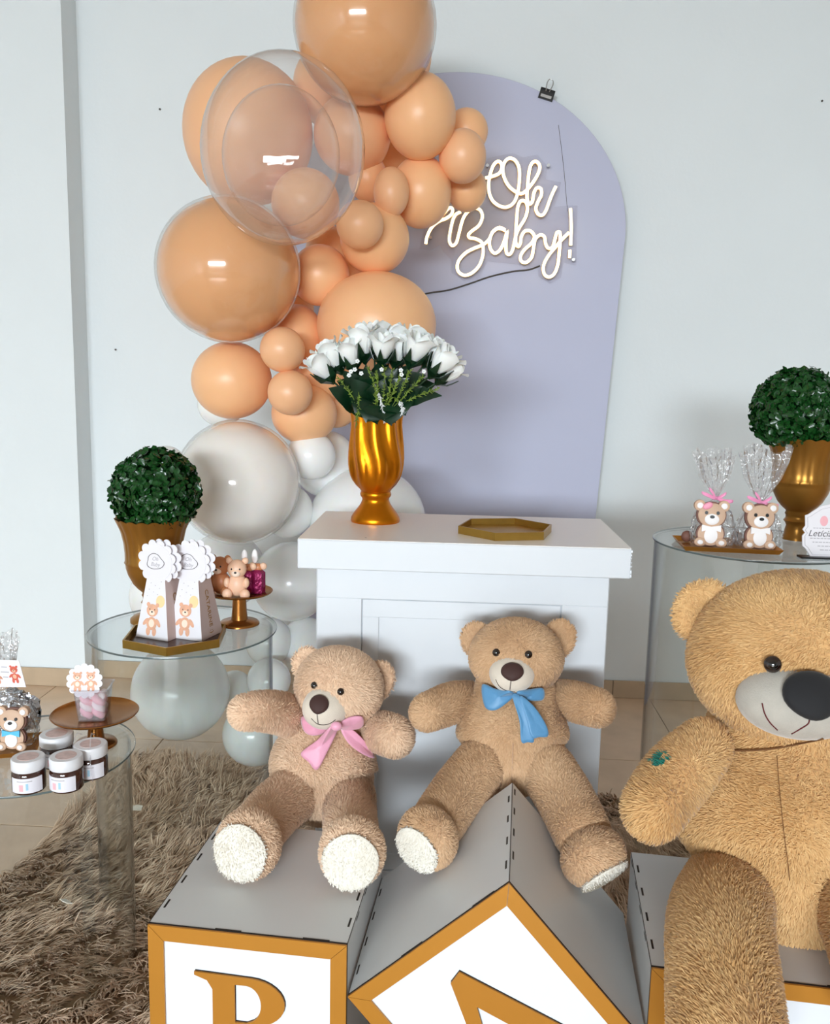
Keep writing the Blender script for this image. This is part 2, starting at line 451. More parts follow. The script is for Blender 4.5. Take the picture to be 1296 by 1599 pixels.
def pillow(mb, outline, thick, n=6, bulge=1.0):
    """soft plate: outline of 3-D points, puffed on both sides"""
    o = np.asarray(outline, float); c = o.mean(0); k = len(o)
    nn = np.zeros(3)
    for i in range(k): nn += np.cross(o[i] - c, o[(i + 1) % k] - c)
    nn = nrm(nn); rings = []
    for sgn in (1, -1):
        seq = []
        for i in range(n):
            s = 1 - i / n
            seq.append(c + (o - c) * s + sgn * nn * thick * (0.25 + 0.75 * bulge * math.sqrt(max(0, 1 - s * s))))
        rings.append(seq)
    R = rings[0][::-1] + rings[1]
    return loft(mb, R, True, True)
def smooth_outline(pts, per=5):
    pts = np.asarray(pts, float); k = len(pts); out = []
    for i in range(k):
        p0, p1, p2, p3 = pts[i - 1], pts[i], pts[(i + 1) % k], pts[(i + 2) % k]
        for t in np.linspace(0, 1, per, endpoint=False):
            out.append(0.5 * ((2 * p1) + (-p0 + p2) * t + (2 * p0 - 5 * p1 + 4 * p2 - p3) * t * t + (-p0 + 3 * p1 - 3 * p2 + p3) * t ** 3))
    return np.array(out)
def ell(cu, cv, ru, rv=None, n=24, rot=0.0):
    rv = ru if rv is None else rv
    c, s = math.cos(rot), math.sin(rot)
    return [(cu + ru * math.cos(t) * c - rv * math.sin(t) * s, cv + ru * math.cos(t) * s + rv * math.sin(t) * c) for t in np.linspace(0, 2 * PI, n, endpoint=False)]
def plate(name, pts2, fr, c0, c1, m, parent, dome=0.0):
    mb = MB()
    if dome:
        pts = np.array(pts2); c = pts.mean(0); rings = [np.array([fr.p(a, b, c0) for a, b in pts])]
        for s in (1.0, 0.93, 0.75, 0.5, 0.25):
            rings.append(np.array([fr.p(a, b, c1 + dome * math.sqrt(1 - s * s)) for a, b in c + (pts - c) * s]))
        loft(mb, rings)
    else:
        prism(mb, pts2, fr, c0, c1)
    return make(name, mb, m, parent, 40)
def shape2d(name, loops, fr, c0, c1, m, parent):
    """flat shape with holes, extruded"""
    cu = bpy.data.curves.new(name, 'CURVE'); cu.dimensions = '2D'; cu.fill_mode = 'BOTH'
    cu.extrude = abs(c1 - c0) / 2
    for L in loops:
        s = cu.splines.new('POLY'); s.points.add(len(L) - 1)
        for i, (a, b) in enumerate(L): s.points[i].co = (a, b, 0, 1)
        s.use_cyclic_u = True
    return _cv(name, cu, fr, (c0 + c1) / 2, m, parent)
def _cv(name, cu, fr, cm, m, parent):
    t = bpy.data.objects.new(name + '_tmp', cu); COL.objects.link(t)
    dg = bpy.context.evaluated_depsgraph_get()
    me = bpy.data.meshes.new_from_object(t.evaluated_get(dg))
    n = len(me.vertices); a = np.zeros(n * 3); me.vertices.foreach_get('co', a); a = a.reshape(-1, 3)
    bpy.data.objects.remove(t); bpy.data.curves.remove(cu)
    org = ORG[parent]
    w = fr.o + np.outer(a[:, 0], fr.u) + np.outer(a[:, 1], fr.v) + np.outer(a[:, 2] + cm, fr.n) - org
    me.vertices.foreach_set('co', w.ravel()); me.name = name
    me.materials.clear(); me.materials.append(MT[m]); me.update()
    o = bpy.data.objects.new(name, me); link(o, parent); ORG[o] = org
    return o
def text(name, s, fr, size, c0, c1, m, parent, shear=0.0):
    cu = bpy.data.curves.new(name, 'FONT'); cu.body = s; cu.size = size; cu.extrude = abs(c1 - c0) / 2
    cu.align_x = 'CENTER'; cu.align_y = 'CENTER'; cu.shear = shear
    return _cv(name, cu, fr, (c0 + c1) / 2, m, parent)

def add_fur(mb, m, name, parent, length, width, count, lay=0.75, comb=(0, 0, -1.0), rnd=0.55, skip=None, curl=0.0):
    """skin plus short pile in one mesh: every tuft is a thin blade standing in the skin"""
    V = mb.verts(); F = mb.f
    tri = []
    for q in F:
        for i in range(1, len(q) - 1): tri.append((q[0], q[i], q[i + 1]))
    tri = np.array(tri)
    a, b, c = V[tri[:, 0]], V[tri[:, 1]], V[tri[:, 2]]
    fn = np.cross(b - a, c - a); ar = np.linalg.norm(fn, axis=1)
    cen = V.mean(0)
    VN = np.zeros_like(V)
    for k in range(3): np.add.at(VN, tri[:, k], fn)
    VN /= np.linalg.norm(VN, axis=1)[:, None] + 1e-12
    idx = RNG.choice(len(tri), count, p=ar / ar.sum())
    r1 = np.sqrt(RNG.random(count)); r2 = RNG.random(count)
    w0, w1, w2 = 1 - r1, r1 * (1 - r2), r1 * r2
    p = a[idx] * w0[:, None] + b[idx] * w1[:, None] + c[idx] * w2[:, None]
    n = VN[tri[idx, 0]] * w0[:, None] + VN[tri[idx, 1]] * w1[:, None] + VN[tri[idx, 2]] * w2[:, None]
    n /= np.linalg.norm(n, axis=1)[:, None] + 1e-12
    # clumped comb direction
    ph = RNG.random((6, 3)) * 6.28; fq = (RNG.random((6, 3)) - 0.5) * 2 * 38
    cl = np.stack([np.sin(p @ fq[k] + ph[k, 0]) for k in range(6)], 1)
    wob = np.stack([cl[:, 0] + cl[:, 1], cl[:, 2] + cl[:, 3], cl[:, 4] + cl[:, 5]], 1) * 0.5
    t = np.array(comb)[None, :] + rnd * wob + 0.5 * rnd * RNG.normal(size=(count, 3))
    t -= n * np.sum(t * n, 1)[:, None]; t /= np.linalg.norm(t, axis=1)[:, None] + 1e-12
    d = n * math.sqrt(1 - lay * lay) + t * lay
    L = length * (0.6 + 0.7 * RNG.random(count))
    s = np.cross(n, d); s /= np.linalg.norm(s, axis=1)[:, None] + 1e-12
    s *= (width * (0.6 + 0.7 * RNG.random(count)))[:, None] * 0.5
    base = p - n * length * 0.1
    mid = base + d * (L * 0.55)[:, None] + n * (L * 0.06)[:, None]
    tip = base + d * L[:, None] - n * (L * 0.12)[:, None]
    bv = np.stack([base - s, base + s, mid + s * 0.8, mid - s * 0.8, tip], 1)       # quad + tri
    g = np.cross(bv[:, 1] - bv[:, 0], bv[:, 3] - bv[:, 0]); flip = np.sum(g * n, 1) < 0
    bv[flip] = bv[flip][:, [1, 0, 3, 2, 4]]
    nv = len(V); k = np.arange(count) * 5 + nv
    quads = np.stack([k, k + 1, k + 2, k + 3], 1); tris = np.stack([k + 3, k + 2, k + 4], 1)
    org = ORG[parent]
    allv = np.concatenate([V, bv.reshape(-1, 3)]) - org
    bn = np.cross(bv[:, 1] - bv[:, 0], bv[:, 3] - bv[:, 0]); bn /= np.linalg.norm(bn, axis=1)[:, None] + 1e-12
    sn = n * 0.62 + bn * 0.38 + RNG.normal(size=(count, 3)) * 0.16; sn /= np.linalg.norm(sn, axis=1)[:, None]
    alln = np.concatenate([VN, np.repeat(sn, 5, 0)])
    # mesh by foreach_set
    fl = [len(q) for q in F]; lv = [i for q in F for i in q]
    tot = np.concatenate([np.array(fl), np.full(count, 4), np.full(count, 3)])
    loops = np.concatenate([np.array(lv), quads.ravel(), tris.ravel()]).astype(np.int32)
    me = bpy.data.meshes.new(name)
    me.vertices.add(len(allv)); me.vertices.foreach_set('co', allv.ravel())
    me.loops.add(len(loops)); me.loops.foreach_set('vertex_index', loops)
    me.polygons.add(len(tot)); st = np.concatenate([[0], np.cumsum(tot)[:-1]]).astype(np.int32)
    me.polygons.foreach_set('loop_start', st)
    me.update(calc_edges=True); me.validate()
    me.polygons.foreach_set('use_smooth', np.ones(len(tot), bool))
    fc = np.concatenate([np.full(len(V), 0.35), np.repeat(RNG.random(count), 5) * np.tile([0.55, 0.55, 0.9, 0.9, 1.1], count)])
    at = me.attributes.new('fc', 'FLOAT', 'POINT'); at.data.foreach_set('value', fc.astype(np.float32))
    if len(me.vertices) == len(alln):
        me.normals_split_custom_set_from_vertices(alln.tolist())
    me.materials.append(m)
    o = bpy.data.objects.new(name, me); link(o, parent); ORG[o] = org
    return o

# ================================================================== the room
XL, XR, YB, YR, ZC = -4.6, 4.2, 3.375, -7.0, 3.0
WX0, WX1, WZ0, WZ1 = -3.35, 1.0, 0.2, 2.45
def room_frame(x, y, z=0.0): return Frame(rw(x, y, z), rw(1, 0), rw(0, 1), (0, 0, 1))
RF = room_frame(0, 0)
def struct(name, mb, m, label=None, smooth=0, base=None):
    o = make(name, mb, m, None, smooth, base); o['kind'] = 'structure'
    if label: o['label'] = label
    return o
mb = MB(); box(mb, RF, XL - .1, XR + .1, YR - .1, YB + .1, -0.06, -0.004)
floor = struct('floor', mb, 'grout', 'taupe tiled floor')
# floor tiles, long plank-shaped, each its own piece
tw, td, gap = 0.60, 0.60, 0.003
tile_me = None
for i in range(15):
    for j in range(9):
        x0, y0 = XL + i * tw, YB - (j + 1) * td
        if x0 > XR: continue
        mb = MB(); fr = Frame(rw(x0, y0, 0), rw(1, 0), rw(0, 1), (0, 0, 1))
        if tile_me is None:
            bbox(mb, Frame((0, 0, 0), rw(1, 0), rw(0, 1), (0, 0, 1)), gap / 2, tw - gap / 2, gap / 2, td - gap / 2, -0.006, 0.0, 0.0012)
            tile_me = bpy.data.meshes.new('tile'); tile_me.from_pydata(mb.verts().tolist(), [], mb.f); tile_me.materials.append(MT['tile'])
        o = bpy.data.objects.new('tile', tile_me); link(o, floor); o.location = tuple(rw(x0, y0, 0) - ORG[floor])
mb = MB(); box(mb, RF, XL - .1, XR + .1, YB, YB + .1, -0.004, ZC); struct('wall_back', mb, 'wall', 'white painted back wall')
PX = float(np.dot(onplane(113, 500, rw(0, YB - 0.125), rw(0, 1)), rw(1, 0)))
mb = MB(); box(mb, RF, XL, PX, YB - 0.125, YB, 0.0, ZC); struct('wall_left_projection', mb, 'wall', 'white wall projection at the left edge')
mb = MB(); box(mb, RF, XL - .1, XL, YR - .1, YB, 0, ZC); struct('wall_left', mb, 'wall', 'white side wall')
mb = MB(); box(mb, RF, XR, XR + .1, YR - .1, YB, 0, ZC); struct('wall_right', mb, 'wallgrey', 'grey side wall')
mb = MB()
for a0, a1, b0, b1 in [(XL, WX0, 0, ZC), (WX0, WX1, 0, WZ0), (WX0, WX1, WZ1, ZC), (WX1, XR, 0, ZC)]:
    box(mb, RF, a0, a1, YR - .1, YR, b0, b1)
struct('wall_rear', mb, 'wall', 'white rear wall with a wide window')
mb = MB(); box(mb, RF, XL - .1, XR + .1, YR - .1, YB + .1, ZC, ZC + .08); struct('ceiling', mb, 'ceiling', 'white ceiling')
mb = MB()
for a0, a1, b0, b1 in [(WX0, WX0 + .05, WZ0, WZ1), (WX1 - .05, WX1, WZ0, WZ1), (WX0 + .05, WX1 - .05, WZ0, WZ0 + .05), (WX0 + .05, WX1 - .05, WZ1 - .05, WZ1)]:
    box(mb, RF, a0, a1, YR - .07, YR - .03, b0, b1)
struct('window_1', mb, 'window', 'white window frame in the rear wall')
# baseboards, laid in pieces
def baseboard(name, x0, x1, y, h, cuts, label):
    mb = MB(); box(mb, RF, x0, x1, y - 0.006, y, 0.0, h - 0.002)
    o = struct(name, mb, 'grout', label)
    xs = [x0] + cuts + [x1]
    for a, b in zip(xs[:-1], xs[1:]):
        mb = MB(); bbox(mb, RF, a + 0.0015, b - 0.0015, y - 0.012, y - 0.004, 0.0005, h, 0.0012)
        make('baseboard_tile', mb, 'skirting', o, 0)
baseboard('baseboard_left', XL, PX, YB - 0.125, 0.075, [-2.3], 'beige tile baseboard under the wall projection')
baseboard('baseboard_back', PX, XR, YB, 0.072, [-1.14, -0.55, 0.05, 0.65, 1.25, 1.85], 'beige tile baseboard along the back wall')

# ================================================================== arch panel
AY = YB - 0.06
ax0 = None
def wallpt(px, py, off):         # point in room frame on the plane y = YB - off
    n = rw(0, 1); q = onplane(px, py, rw(0, YB - off), n)
    return float(np.dot(q, rw(1, 0))), float(q[2])
top_u, top_z = wallpt(716, 112, 0.06); r_u, r_z = wallpt(977, 365, 0.06); b_u, b_z = wallpt(930, 810, 0.06)
rad = r_u - top_u
AF = Frame(rw(0, YB - 0.06), rw(1, 0), (0, 0, 1), -rw(0, 1))
outl = []
for t in np.linspace(0, PI, 49):
    outl.append((top_u + rad * math.cos(t), r_z + (top_z - r_z) * math.sin(t)))
slope = (b_u - r_u) / (b_z - r_z)
foot = r_u + slope * (0.0 - r_z)
outl = [(foot, 0.0), (b_u, b_z)] + outl + [(2 * top_u - b_u, b_z), (2 * top_u - foot, 0.0)]
arch = thing('arch_panel', rw(top_u, YB - 0.05, 0), 'tall lavender grey arch backdrop panel standing against the wall', 'backdrop')
mb = MB(); prism(mb, outl, AF, -0.018, -0.003); make('panel_core', mb, 'archshade', arch, 0)  # dark core colour stands in for the shadow along the edge
mb = MB(); prism(mb, [(top_u + (a - top_u) * 0.999, b * 0.9995) for a, b in outl], AF, -0.003, 0.0); make('panel_face', mb, 'arch', arch, 0)
# binder clip on its rim
u, z = wallpt(853, 148, 0.05)
clip = thing('binder_clip', AF.p(u, z, 0), 'small black binder clip pinched on the rim of the arch', 'clip')
cf = Frame(AF.p(u, z - 0.004, 0.0), nrm(np.array(AF.u) * 0.96 - np.array(AF.v) * 0.28), nrm(np.array(AF.v) * 0.96 + np.array(AF.u) * 0.28))
mb = MB(); prism(mb, [(-0.027, -0.018), (0.027, -0.018), (0.027, 0.018), (-0.027, 0.018)], cf, 0.001, 0.006)
prism(mb, [(-0.027, 0.012), (0.027, 0.012), (0.027, 0.020), (-0.027, 0.020)], cf, -0.03, 0.006)
make('clip_jaw', mb, 'clip', clip, 0)
mb = MB(); hp = catmull([cf.p(-0.006, 0.01, 0.008), cf.p(-0.011, 0.035, 0.006), cf.p(-0.007, 0.052, 0.004), cf.p(0.006, 0.052, 0.004), cf.p(0.011, 0.036, 0.006), cf.p(0.006, 0.01, 0.008)], 6)
tube(mb, hp, 0.0018, 6); make('clip_handle', mb, 'steel', clip, 180)
mb = MB(); prism(mb, [(-0.02, -0.012), (0.02, -0.012), (0.02, -0.002), (-0.02, -0.002)], cf, 0.006, 0.0075); make('clip_highlight_plate', mb, 'steel', clip, 0)

# ================================================================== neon sign
Zs = 280 / 1296
def np2(l): return [(640 + a * Zs, 220 + b * Zs) for a, b in l]
OH = [(545, 268), (600, 255), (648, 232), (665, 190), (655, 155), (630, 150), (605, 175), (585, 225), (570, 300), (575, 380), (605, 440), (660, 475), (712, 475), (755, 440), (780, 370), (792, 280), (790, 200), (765, 145), (725, 125), (690, 145), (672, 195), (680, 260), (710, 320), (750, 358), (800, 382), (840, 360), (890, 300), (930, 230), (938, 180), (915, 150), (885, 158), (866, 200), (856, 270), (850, 340), (846, 410), (860, 456), (884, 440), (896, 380), (915, 342), (946, 345), (950, 390), (926, 440), (910, 490), (928, 530), (960, 535), (985, 500), (1010, 430), (1035, 370), (1056, 328)]
B1 = [(115, 745), (125, 690), (158, 625), (208, 582), (262, 560), (302, 528), (308, 492), (285, 484), (245, 525), (222, 560)]
B2 = [(368, 512), (332, 532), (310, 575), (292, 655), (285, 720), (305, 757), (335, 737), (352, 680), (375, 590), (396, 540), (430, 502), (470, 486), (508, 500), (524, 548), (500, 610), (452, 648), (424, 676), (432, 700), (476, 708), (520, 735), (530, 790), (522, 850), (494, 912), (440, 960), (386, 970), (346, 935), (350, 872), (400, 812), (460, 778), (528, 750), (572, 712), (600, 655), (648, 626), (692, 648), (640, 632), (596, 664), (576, 722), (582, 778), (612, 812), (650, 790), (680, 730), (704, 650), (694, 740), (698, 808), (722, 820), (745, 780), (762, 700), (786, 636), (832, 560), (850, 490), (836, 440), (800, 436), (780, 480), (772, 560), (766, 660), (766, 735), (784, 764), (800, 735), (806, 690), (832, 652), (872, 652), (900, 690), (880, 738), (830, 784), (800, 832), (806, 870), (842, 878), (880, 840), (894, 770), (906, 712), (940, 680), (972, 692), (980, 740), (998, 774), (1030, 768), (1048, 712), (1062, 664), (1084, 662), (1086, 720), (1080, 800), (1070, 890), (1044, 960), (1004, 984), (970, 960), (966, 900), (1000, 832), (1050, 770), (1100, 712), (1150, 662)]
EX1 = [(1160, 488), (1164, 560), (1166, 640), (1162, 755)]
EX2 = [(1156, 788), (1156, 815), (1154, 846)]
SO = 0.105                         # front of the letters, off the wall
def sgn(px, py, off):
    return onplane(px, py, rw(0, YB - off), rw(0, 1))
sc = sgn(780, 340, 0.09)
sign = thing('neon_sign', sc, 'glowing warm white neon sign in script reading Oh Baby!', 'neon sign')
for nm, pl in [('letters_oh', OH), ('letter_loop', B1), ('letters_baby', B2), ('exclamation_stroke', EX1), ('exclamation_dot', EX2)]:
    path = catmull([sgn(x, y, SO) for x, y in np2(pl)], 4)
    mb = MB(); tube(mb, path, 0.0056, 8); make(nm, mb, 'neon', sign, 180)
    pb = path + np.array(rw(0, 1)) * 0.008
    mb = MB(); tube(mb, pb, 0.0062, 6); make('tube_base', mb, 'neonbase', sign, 180)
bk = [(520, 290), (560, 130), (640, 110), (740, 90), (820, 120), (920, 100), (990, 180), (980, 280), (1090, 300), (1080, 380), (1040, 480), (1130, 470), (1210, 470), (1200, 900), (1110, 880), (1090, 990), (1010, 1030), (930, 980), (920, 900), (850, 920), (760, 890), (700, 885), (560, 870), (500, 990), (390, 1010), (300, 950), (300, 860), (240, 800), (220, 750), (150, 790), (70, 780), (100, 640), (220, 520), (360, 470), (560, 460)]
mb = MB(); bfr = Frame(sgn(780, 340, 0.085), rw(1, 0), (0, 0, 1), -rw(0, 1))
b2 = []
for x, y in np2(bk):
    q = sgn(x, y, 0.085) - bfr.o; b2.append((float(q @ bfr.u), float(q @ bfr.v)))
prism(mb, b2, bfr, -0.002, 0.002); make('acrylic_backing', mb, 'signback', sign, 0)
for x, y in [(1180, 860), (150, 700), (1000, 180), (560, 180)]:
    q = sgn(640 + x * Zs, 220 + y * Zs, 0.085)
    mb = MB(); lathe(mb, [(0.004, -0.026), (0.004, 0.006), (0.006, 0.006), (0.006, 0.009)], q, 10, axis=Frame(q, rw(1, 0), (0, 0, 1), -rw(0, 1)))
    make('standoff_screw', mb, 'steel', sign, 40)
cab = thing('sign_cable', sgn(668, 458, 0.066), 'thin dark cable running from the neon sign down to the balloons', 'cable')
mb = MB(); tube(mb, catmull([sgn(x, y, 0.066) for x, y in [(843, 415), (826, 421), (800, 424), (765, 432), (730, 444), (700, 453), (668, 458), (640, 466)]], 5), 0.0028, 6); make('wire', mb, 'cable', cab, 180)
mb = MB(); tube(mb, catmull([sgn(x, y, 0.067) for x, y in [(872, 195), (880, 260), (886, 330)]], 5), 0.0006, 5)
th_ = make('hanging_thread', mb, 'cable', None, 180); tag(th_, 'fine thread hanging down the arch above the exclamation mark', 'thread')

# ================================================================== pedestal
px_, py_, pw, pd, ph, pyaw, lip = 0.1096, 1.8847, 0.748, 0.4196, 0.8944, -0.0448, 0.0692
PF = flat_frame((px_, py_, 0), pyaw)
ped = thing('pedestal', PF.p(0, pd / 2, 0), 'tall white panelled display pedestal in the middle', 'pedestal')
mb = MB(); bbox(mb, PF, -pw / 2, pw / 2, 0, pd, ph - lip, ph - 0.0015, 0.002); make('top_slab', mb, 'pedestal', ped, 0)
mb = MB(); bbox(mb, PF, -pw / 2 + .0005, pw / 2 - .0005, .0005, pd - .0005, ph - 0.0014, ph, 0.0004); make('top_sheen_sheet', mb, 'pedtop_sheen', ped, 0)  # added thin sheet, its paler colour stands in for the grazing reflection
bi = 0.037
mb = MB(); bbox(mb, PF, -pw / 2 + bi, pw / 2 - bi, 0.040, pd - 0.03, 0, ph - lip, 0.002); make('body', mb, 'pedestal', ped, 0)
# stepped front panel frame: outer and inner recess lines as mouldings
def panel_rect(u0, u1, z0, z1, w, d, name, h=None):
    h = h or w
    uf = Frame(PF.p(0, 0.040, 0), PF.u, (0, 0, 1), -PF.v)
    for a0, a1, b0, b1, nm in [(u0, u1, z1 - h, z1, 'rail'), (u0, u1, z0, z0 + h, 'rail'), (u0, u0 + w, z0 + h, z1 - h, 'stile'), (u1 - w, u1, z0 + h, z1 - h, 'stile')]:
        mb = MB(); bbox(mb, uf, a0, a1, b0, b1, 0.0002, d, 0.0012); o = make(name + '_' + nm, mb, 'pedestal', ped, 0)
panel_rect(-0.334, 0.334, 0.002, ph - lip - 0.002, 0.104, 0.008, 'frame', 0.072)
panel_rect(-0.228, 0.228, 0.076, ph - lip - 0.076, 0.038, 0.004, 'inner_frame', 0.042)
# chipped edge on the right end of the slab
mb = MB()
for k in range(7):
    zz = ph - 0.005 - k * 0.009
    box(mb, PF, pw / 2 - 0.0016, pw / 2 + 0.0012 + 0.0012 * random.random(), -0.0012, 0.004 + 0.004 * random.random(), zz - 0.007 * random.random(), zz + 0.001)
make('chipped_edge', mb, 'mdfwhite', ped, 0)
mb = MB(); q = onz(571, 840, ph); prism(mb, ell(0, 0, 0.0022, 0.0012, 8), flat_frame(q), 0.0001, 0.0006); make('dent_mark', mb, 'ink', ped, 0)

# ================================================================== letter blocks
S = 0.3403
def letter_block(fr, label, letter, which):
    """fr: u right along the front, v up along the front, n towards the viewer; front face in n = 0"""
    base = fr.p(S / 2, S / 2, -S / 2); base = np.array([base[0], base[1], 0.0])
    b = thing('letter_block', base, label, 'letter block', 'letter blocks in the front row')
    t = 0.004
    mb = MB(); box(mb, fr, t, S - t, t, S - t, -0.004, -0.0005); make('front_panel', mb, 'mdfwhite', b, 0)
    mb = MB(); box(mb, fr, t, S - t, t, S - t, -S, -S + t); make('back_panel', mb, 'mdf', b, 0)
    for nm, q in [('top_panel', (0, S, S - t, S)), ('bottom_panel', (0, S, 0, t)), ('side_panel', (0, t, t, S - t)), ('side_panel', (S - t, S, t, S - t))]:
        mb = MB(); box(mb, fr, *q, -S, -0.0012); make(nm, mb, 'mdf', b, 0)
    w = 0.027                                              # mitred gold frame, one bar per side
    c = [(0, 0), (S, 0), (S, S), (0, S)]; ci = [(w, w), (S - w, w), (S - w, S - w), (w, S - w)]
    for k in range(4):
        k2 = (k + 1) % 4; g = 0.0004
        pts = [c[k], c[k2], ci[k2], ci[k]]
        cc = np.mean(pts, 0); pts = [tuple(cc + (np.array(p) - cc) * (1 - 0.003)) for p in pts]
        mb = MB(); prism(mb, pts, fr, 0.0005, 0.0042); make('frame_bar', mb, 'goldpaint', b, 0)
    mb = MB(); prism(mb, [(0.0002, 0.0002), (S - 0.0002, 0.0002), (S - 0.0002, S - 0.0002), (0.0002, S - 0.0002)], fr, -0.0012, 0.0006)
    # dark scorched edges of the laser-cut joints
    e = 0.0009; mb = MB()
    for k in range(4):
        k2 = (k + 1) % 4
    mb = MB()
    box(mb, fr, 0, S, S - 0.0006, S + 0.0004, -0.003, 0.0006); box(mb, fr, -0.0004, 0.0006, 0, S, -0.003, 0.0006); box(mb, fr, S - 0.0006, S + 0.0004, 0, S, -0.003, 0.0006)
    make('scorched_edge', mb, 'burn', b, 0)
    for u_ in (0, S):
        mb = MB(); box(mb, fr, u_ - 0.0005, u_ + 0.0005, S - 0.0008, S + 0.0004, -S, 0); make('corner_seam', mb, 'burn', b, 0)
    for k in range(4):                                     # finger joints show as slots on both faces of the edges
        z0 = -(0.045 + k * 0.075)
        for u0 in (0.006, S - 0.0095):
            mb = MB(); box(mb, fr, u0, u0 + 0.0035, S - 0.0005, S + 0.0004, z0 - 0.024, z0); make('joint_slot', mb, 'burn', b, 0)
        for u0 in (-0.0004, S - 0.0005):
            mb = MB(); box(mb, fr, u0, u0 + 0.0009, S - 0.0095, S - 0.006, z0 - 0.055, z0 - 0.031); make('joint_slot', mb, 'burn', b, 0)
    for k in range(2):
        u0 = 0.115 + k * 0.15 
        mb = MB(); box(mb, fr, u0, u0 + 0.045, S - 0.0004, S + 0.0005, -0.0055, -0.0022); make('joint_slot', mb, 'burn', b, 0)
    L = [[(a * S, c_ * S) for a, c_ in lp] for lp in letter]
    shape2d('letter', L, fr, 0.0003, 0.0045, 'goldletter', b)
    shape2d('letter_scorch', [[(a + 0.0009, c_ + 0.0011) for a, c_ in lp] for lp in L], fr, -0.0002, 0.0012, 'burn', b)
    return b
def arc(cx, cy, rx, ry, a0, a1, n=14):
    return [(cx + rx * math.cos(math.radians(t)), cy + ry * math.sin(math.radians(t))) for t in np.linspace(a0, a1, n)]
LB = [[(.235, .775), (.52, .768)] + arc(.52, .640, .175, .128, 88, -62) + [(.615, .507)] + arc(.54, .372, .205, .137, 68, -90) + [(.235, .235), (.235, .252), (.30, .268), (.328, .30), (.328, .69), (.30, .735), (.235, .758)],
      [(.442, .728), (.50, .728)] + arc(.50, .628, .075, .10, 90, -75) + [(.50, .522), (.442, .522)],
      [(.442, .488), (.53, .486)] + arc(.53, .378, .088, .104, 85, -90) + [(.442, .272)]]
LA = [[(.455, .77), (.525, .79), (.75, .285), (.785, .262), (.80, .25), (.80, .23), (.545, .23), (.545, .25), (.60, .268), (.608, .30), (.575, .375), (.375, .375), (.345, .30), (.355, .268), (.41, .25), (.41, .23), (.20, .23), (.20, .25), (.255, .272), (.285, .31)],
      [(.395, .425), (.555, .425), (.478, .605)]]
byaw = -0.1284
BFr = Frame((0, 0, 0), (math.cos(byaw), math.sin(byaw), 0), (0, 0, 1), (math.sin(byaw), -math.cos(byaw), 0))
BFr.o = np.array([-0.2635, 1.2966, 0.0]) - BFr.u * S / 2
block_b = letter_block(BFr, 'white block with gold letter B under the bear with the pink bow', LB, 'B')
da, dyaw = 0.7287, -0.1232
dap = np.array([0.1601, 1.2368, 0.4805])
de1 = np.array([math.cos(dyaw), math.sin(dyaw), 0]); dn = np.array([math.sin(dyaw), -math.cos(dyaw), 0]); kz = np.array([0, 0, 1.0])
du = math.cos(da) * de1 + math.sin(da) * kz              # from the left corner up to the apex
dv = -math.sin(da) * de1 + math.cos(da) * kz             # outward normal of the upper left side
DFr = Frame(dap - du * S - dv * S, du, dv, dn)
block_a = letter_block(DFr, 'white block tilted on its corner with gold letter A under the middle bear', LA, 'A')
cyaw = -0.148
CFr = Frame((0.3915, 1.2376, 0), (math.cos(cyaw), math.sin(cyaw), 0), (0, 0, 1), (math.sin(cyaw), -math.cos(cyaw), 0))
block_c = letter_block(CFr, 'white block with gold frame under the largest bear at the right', LB, 'B')

# ================================================================== acrylic tables
def acrylic_table(c, r, rt, label, seam_px=None, seams=()):
    c = np.asarray(c, float)
    t = thing('acrylic_table', (c[0], c[1], 0), label, 'table', 'clear acrylic cylinder tables')
    z = c[2]
    mb = MB(); lathe(mb, [(r - 0.0012, -0.006), (r, -0.005), (r, -0.001), (r - 0.0012, 0)], c, 96); make('table_top', mb, 'acrylic', t, 30)
    mb = MB(); lathe(mb, [(r + 0.0001, -0.0052), (r + 0.0006, -0.003), (r + 0.0001, -0.0010)], c, 96, cap0=False, cap1=False); make('polished_edge', mb, 'acryledge', t, 180)
    mb = MB(); n = 96; th = np.linspace(0, 2 * PI, n, endpoint=False)
    R = [np.array([(c[0] + q * math.cos(a), c[1] + q * math.sin(a), h) for a in th]) for q, h in [(rt, 0.004), (rt, z - 0.0062), (rt - 0.003, z - 0.0062), (rt - 0.003, 0.004)]]
    R.append(R[0]); loft(mb, R, False, False); make('tube', mb, 'acrylictube', t, 30)
    for a in seams:                                        # overlapped seam of the rolled sheet
        mb = MB(); aa = np.linspace(a, a + 0.13, 5)
        V = [(c[0] + (rt + 0.0005) * math.cos(x), c[1] + (rt + 0.0005) * math.sin(x), h) for h in (0.004, z - 0.0065) for x in aa] + [(c[0] + (rt + 0.003) * math.cos(x), c[1] + (rt + 0.003) * math.sin(x), h) for h in (0.004, z - 0.0065) for x in aa]
        F_ = []
        for k in range(4):
            F_ += [(k, k + 1, k + 6, k + 5), (k + 10, k + 15, k + 16, k + 11)]
        F_ += [(0, 5, 15, 10), (4, 14, 19, 9)]
        mb.add(V, F_); make('seam_strip', mb, 'acrylictube', t, 30)
    return t
T1 = np.array([-0.5514, 2.0, 0.6499]); T1r = 0.2213
T2 = P(54, 1172, 1.65); T2r = 0.1955
T3 = np.array([0.8452, 2.1, 0.8737]); T3r = 0.2432
acrylic_table(T1, T1r, T1r - 0.010, 'clear acrylic table holding the topiary and the milk carton boxes', seams=(-2.4,))
acrylic_table(T2, T2r, T2r - 0.009, 'low clear acrylic table with the chocolate jars at far left', seams=(-0.75,))
acrylic_table(T3, T3r, T3r - 0.004, 'tall clear acrylic table behind the largest bear', seams=(-1.9,))

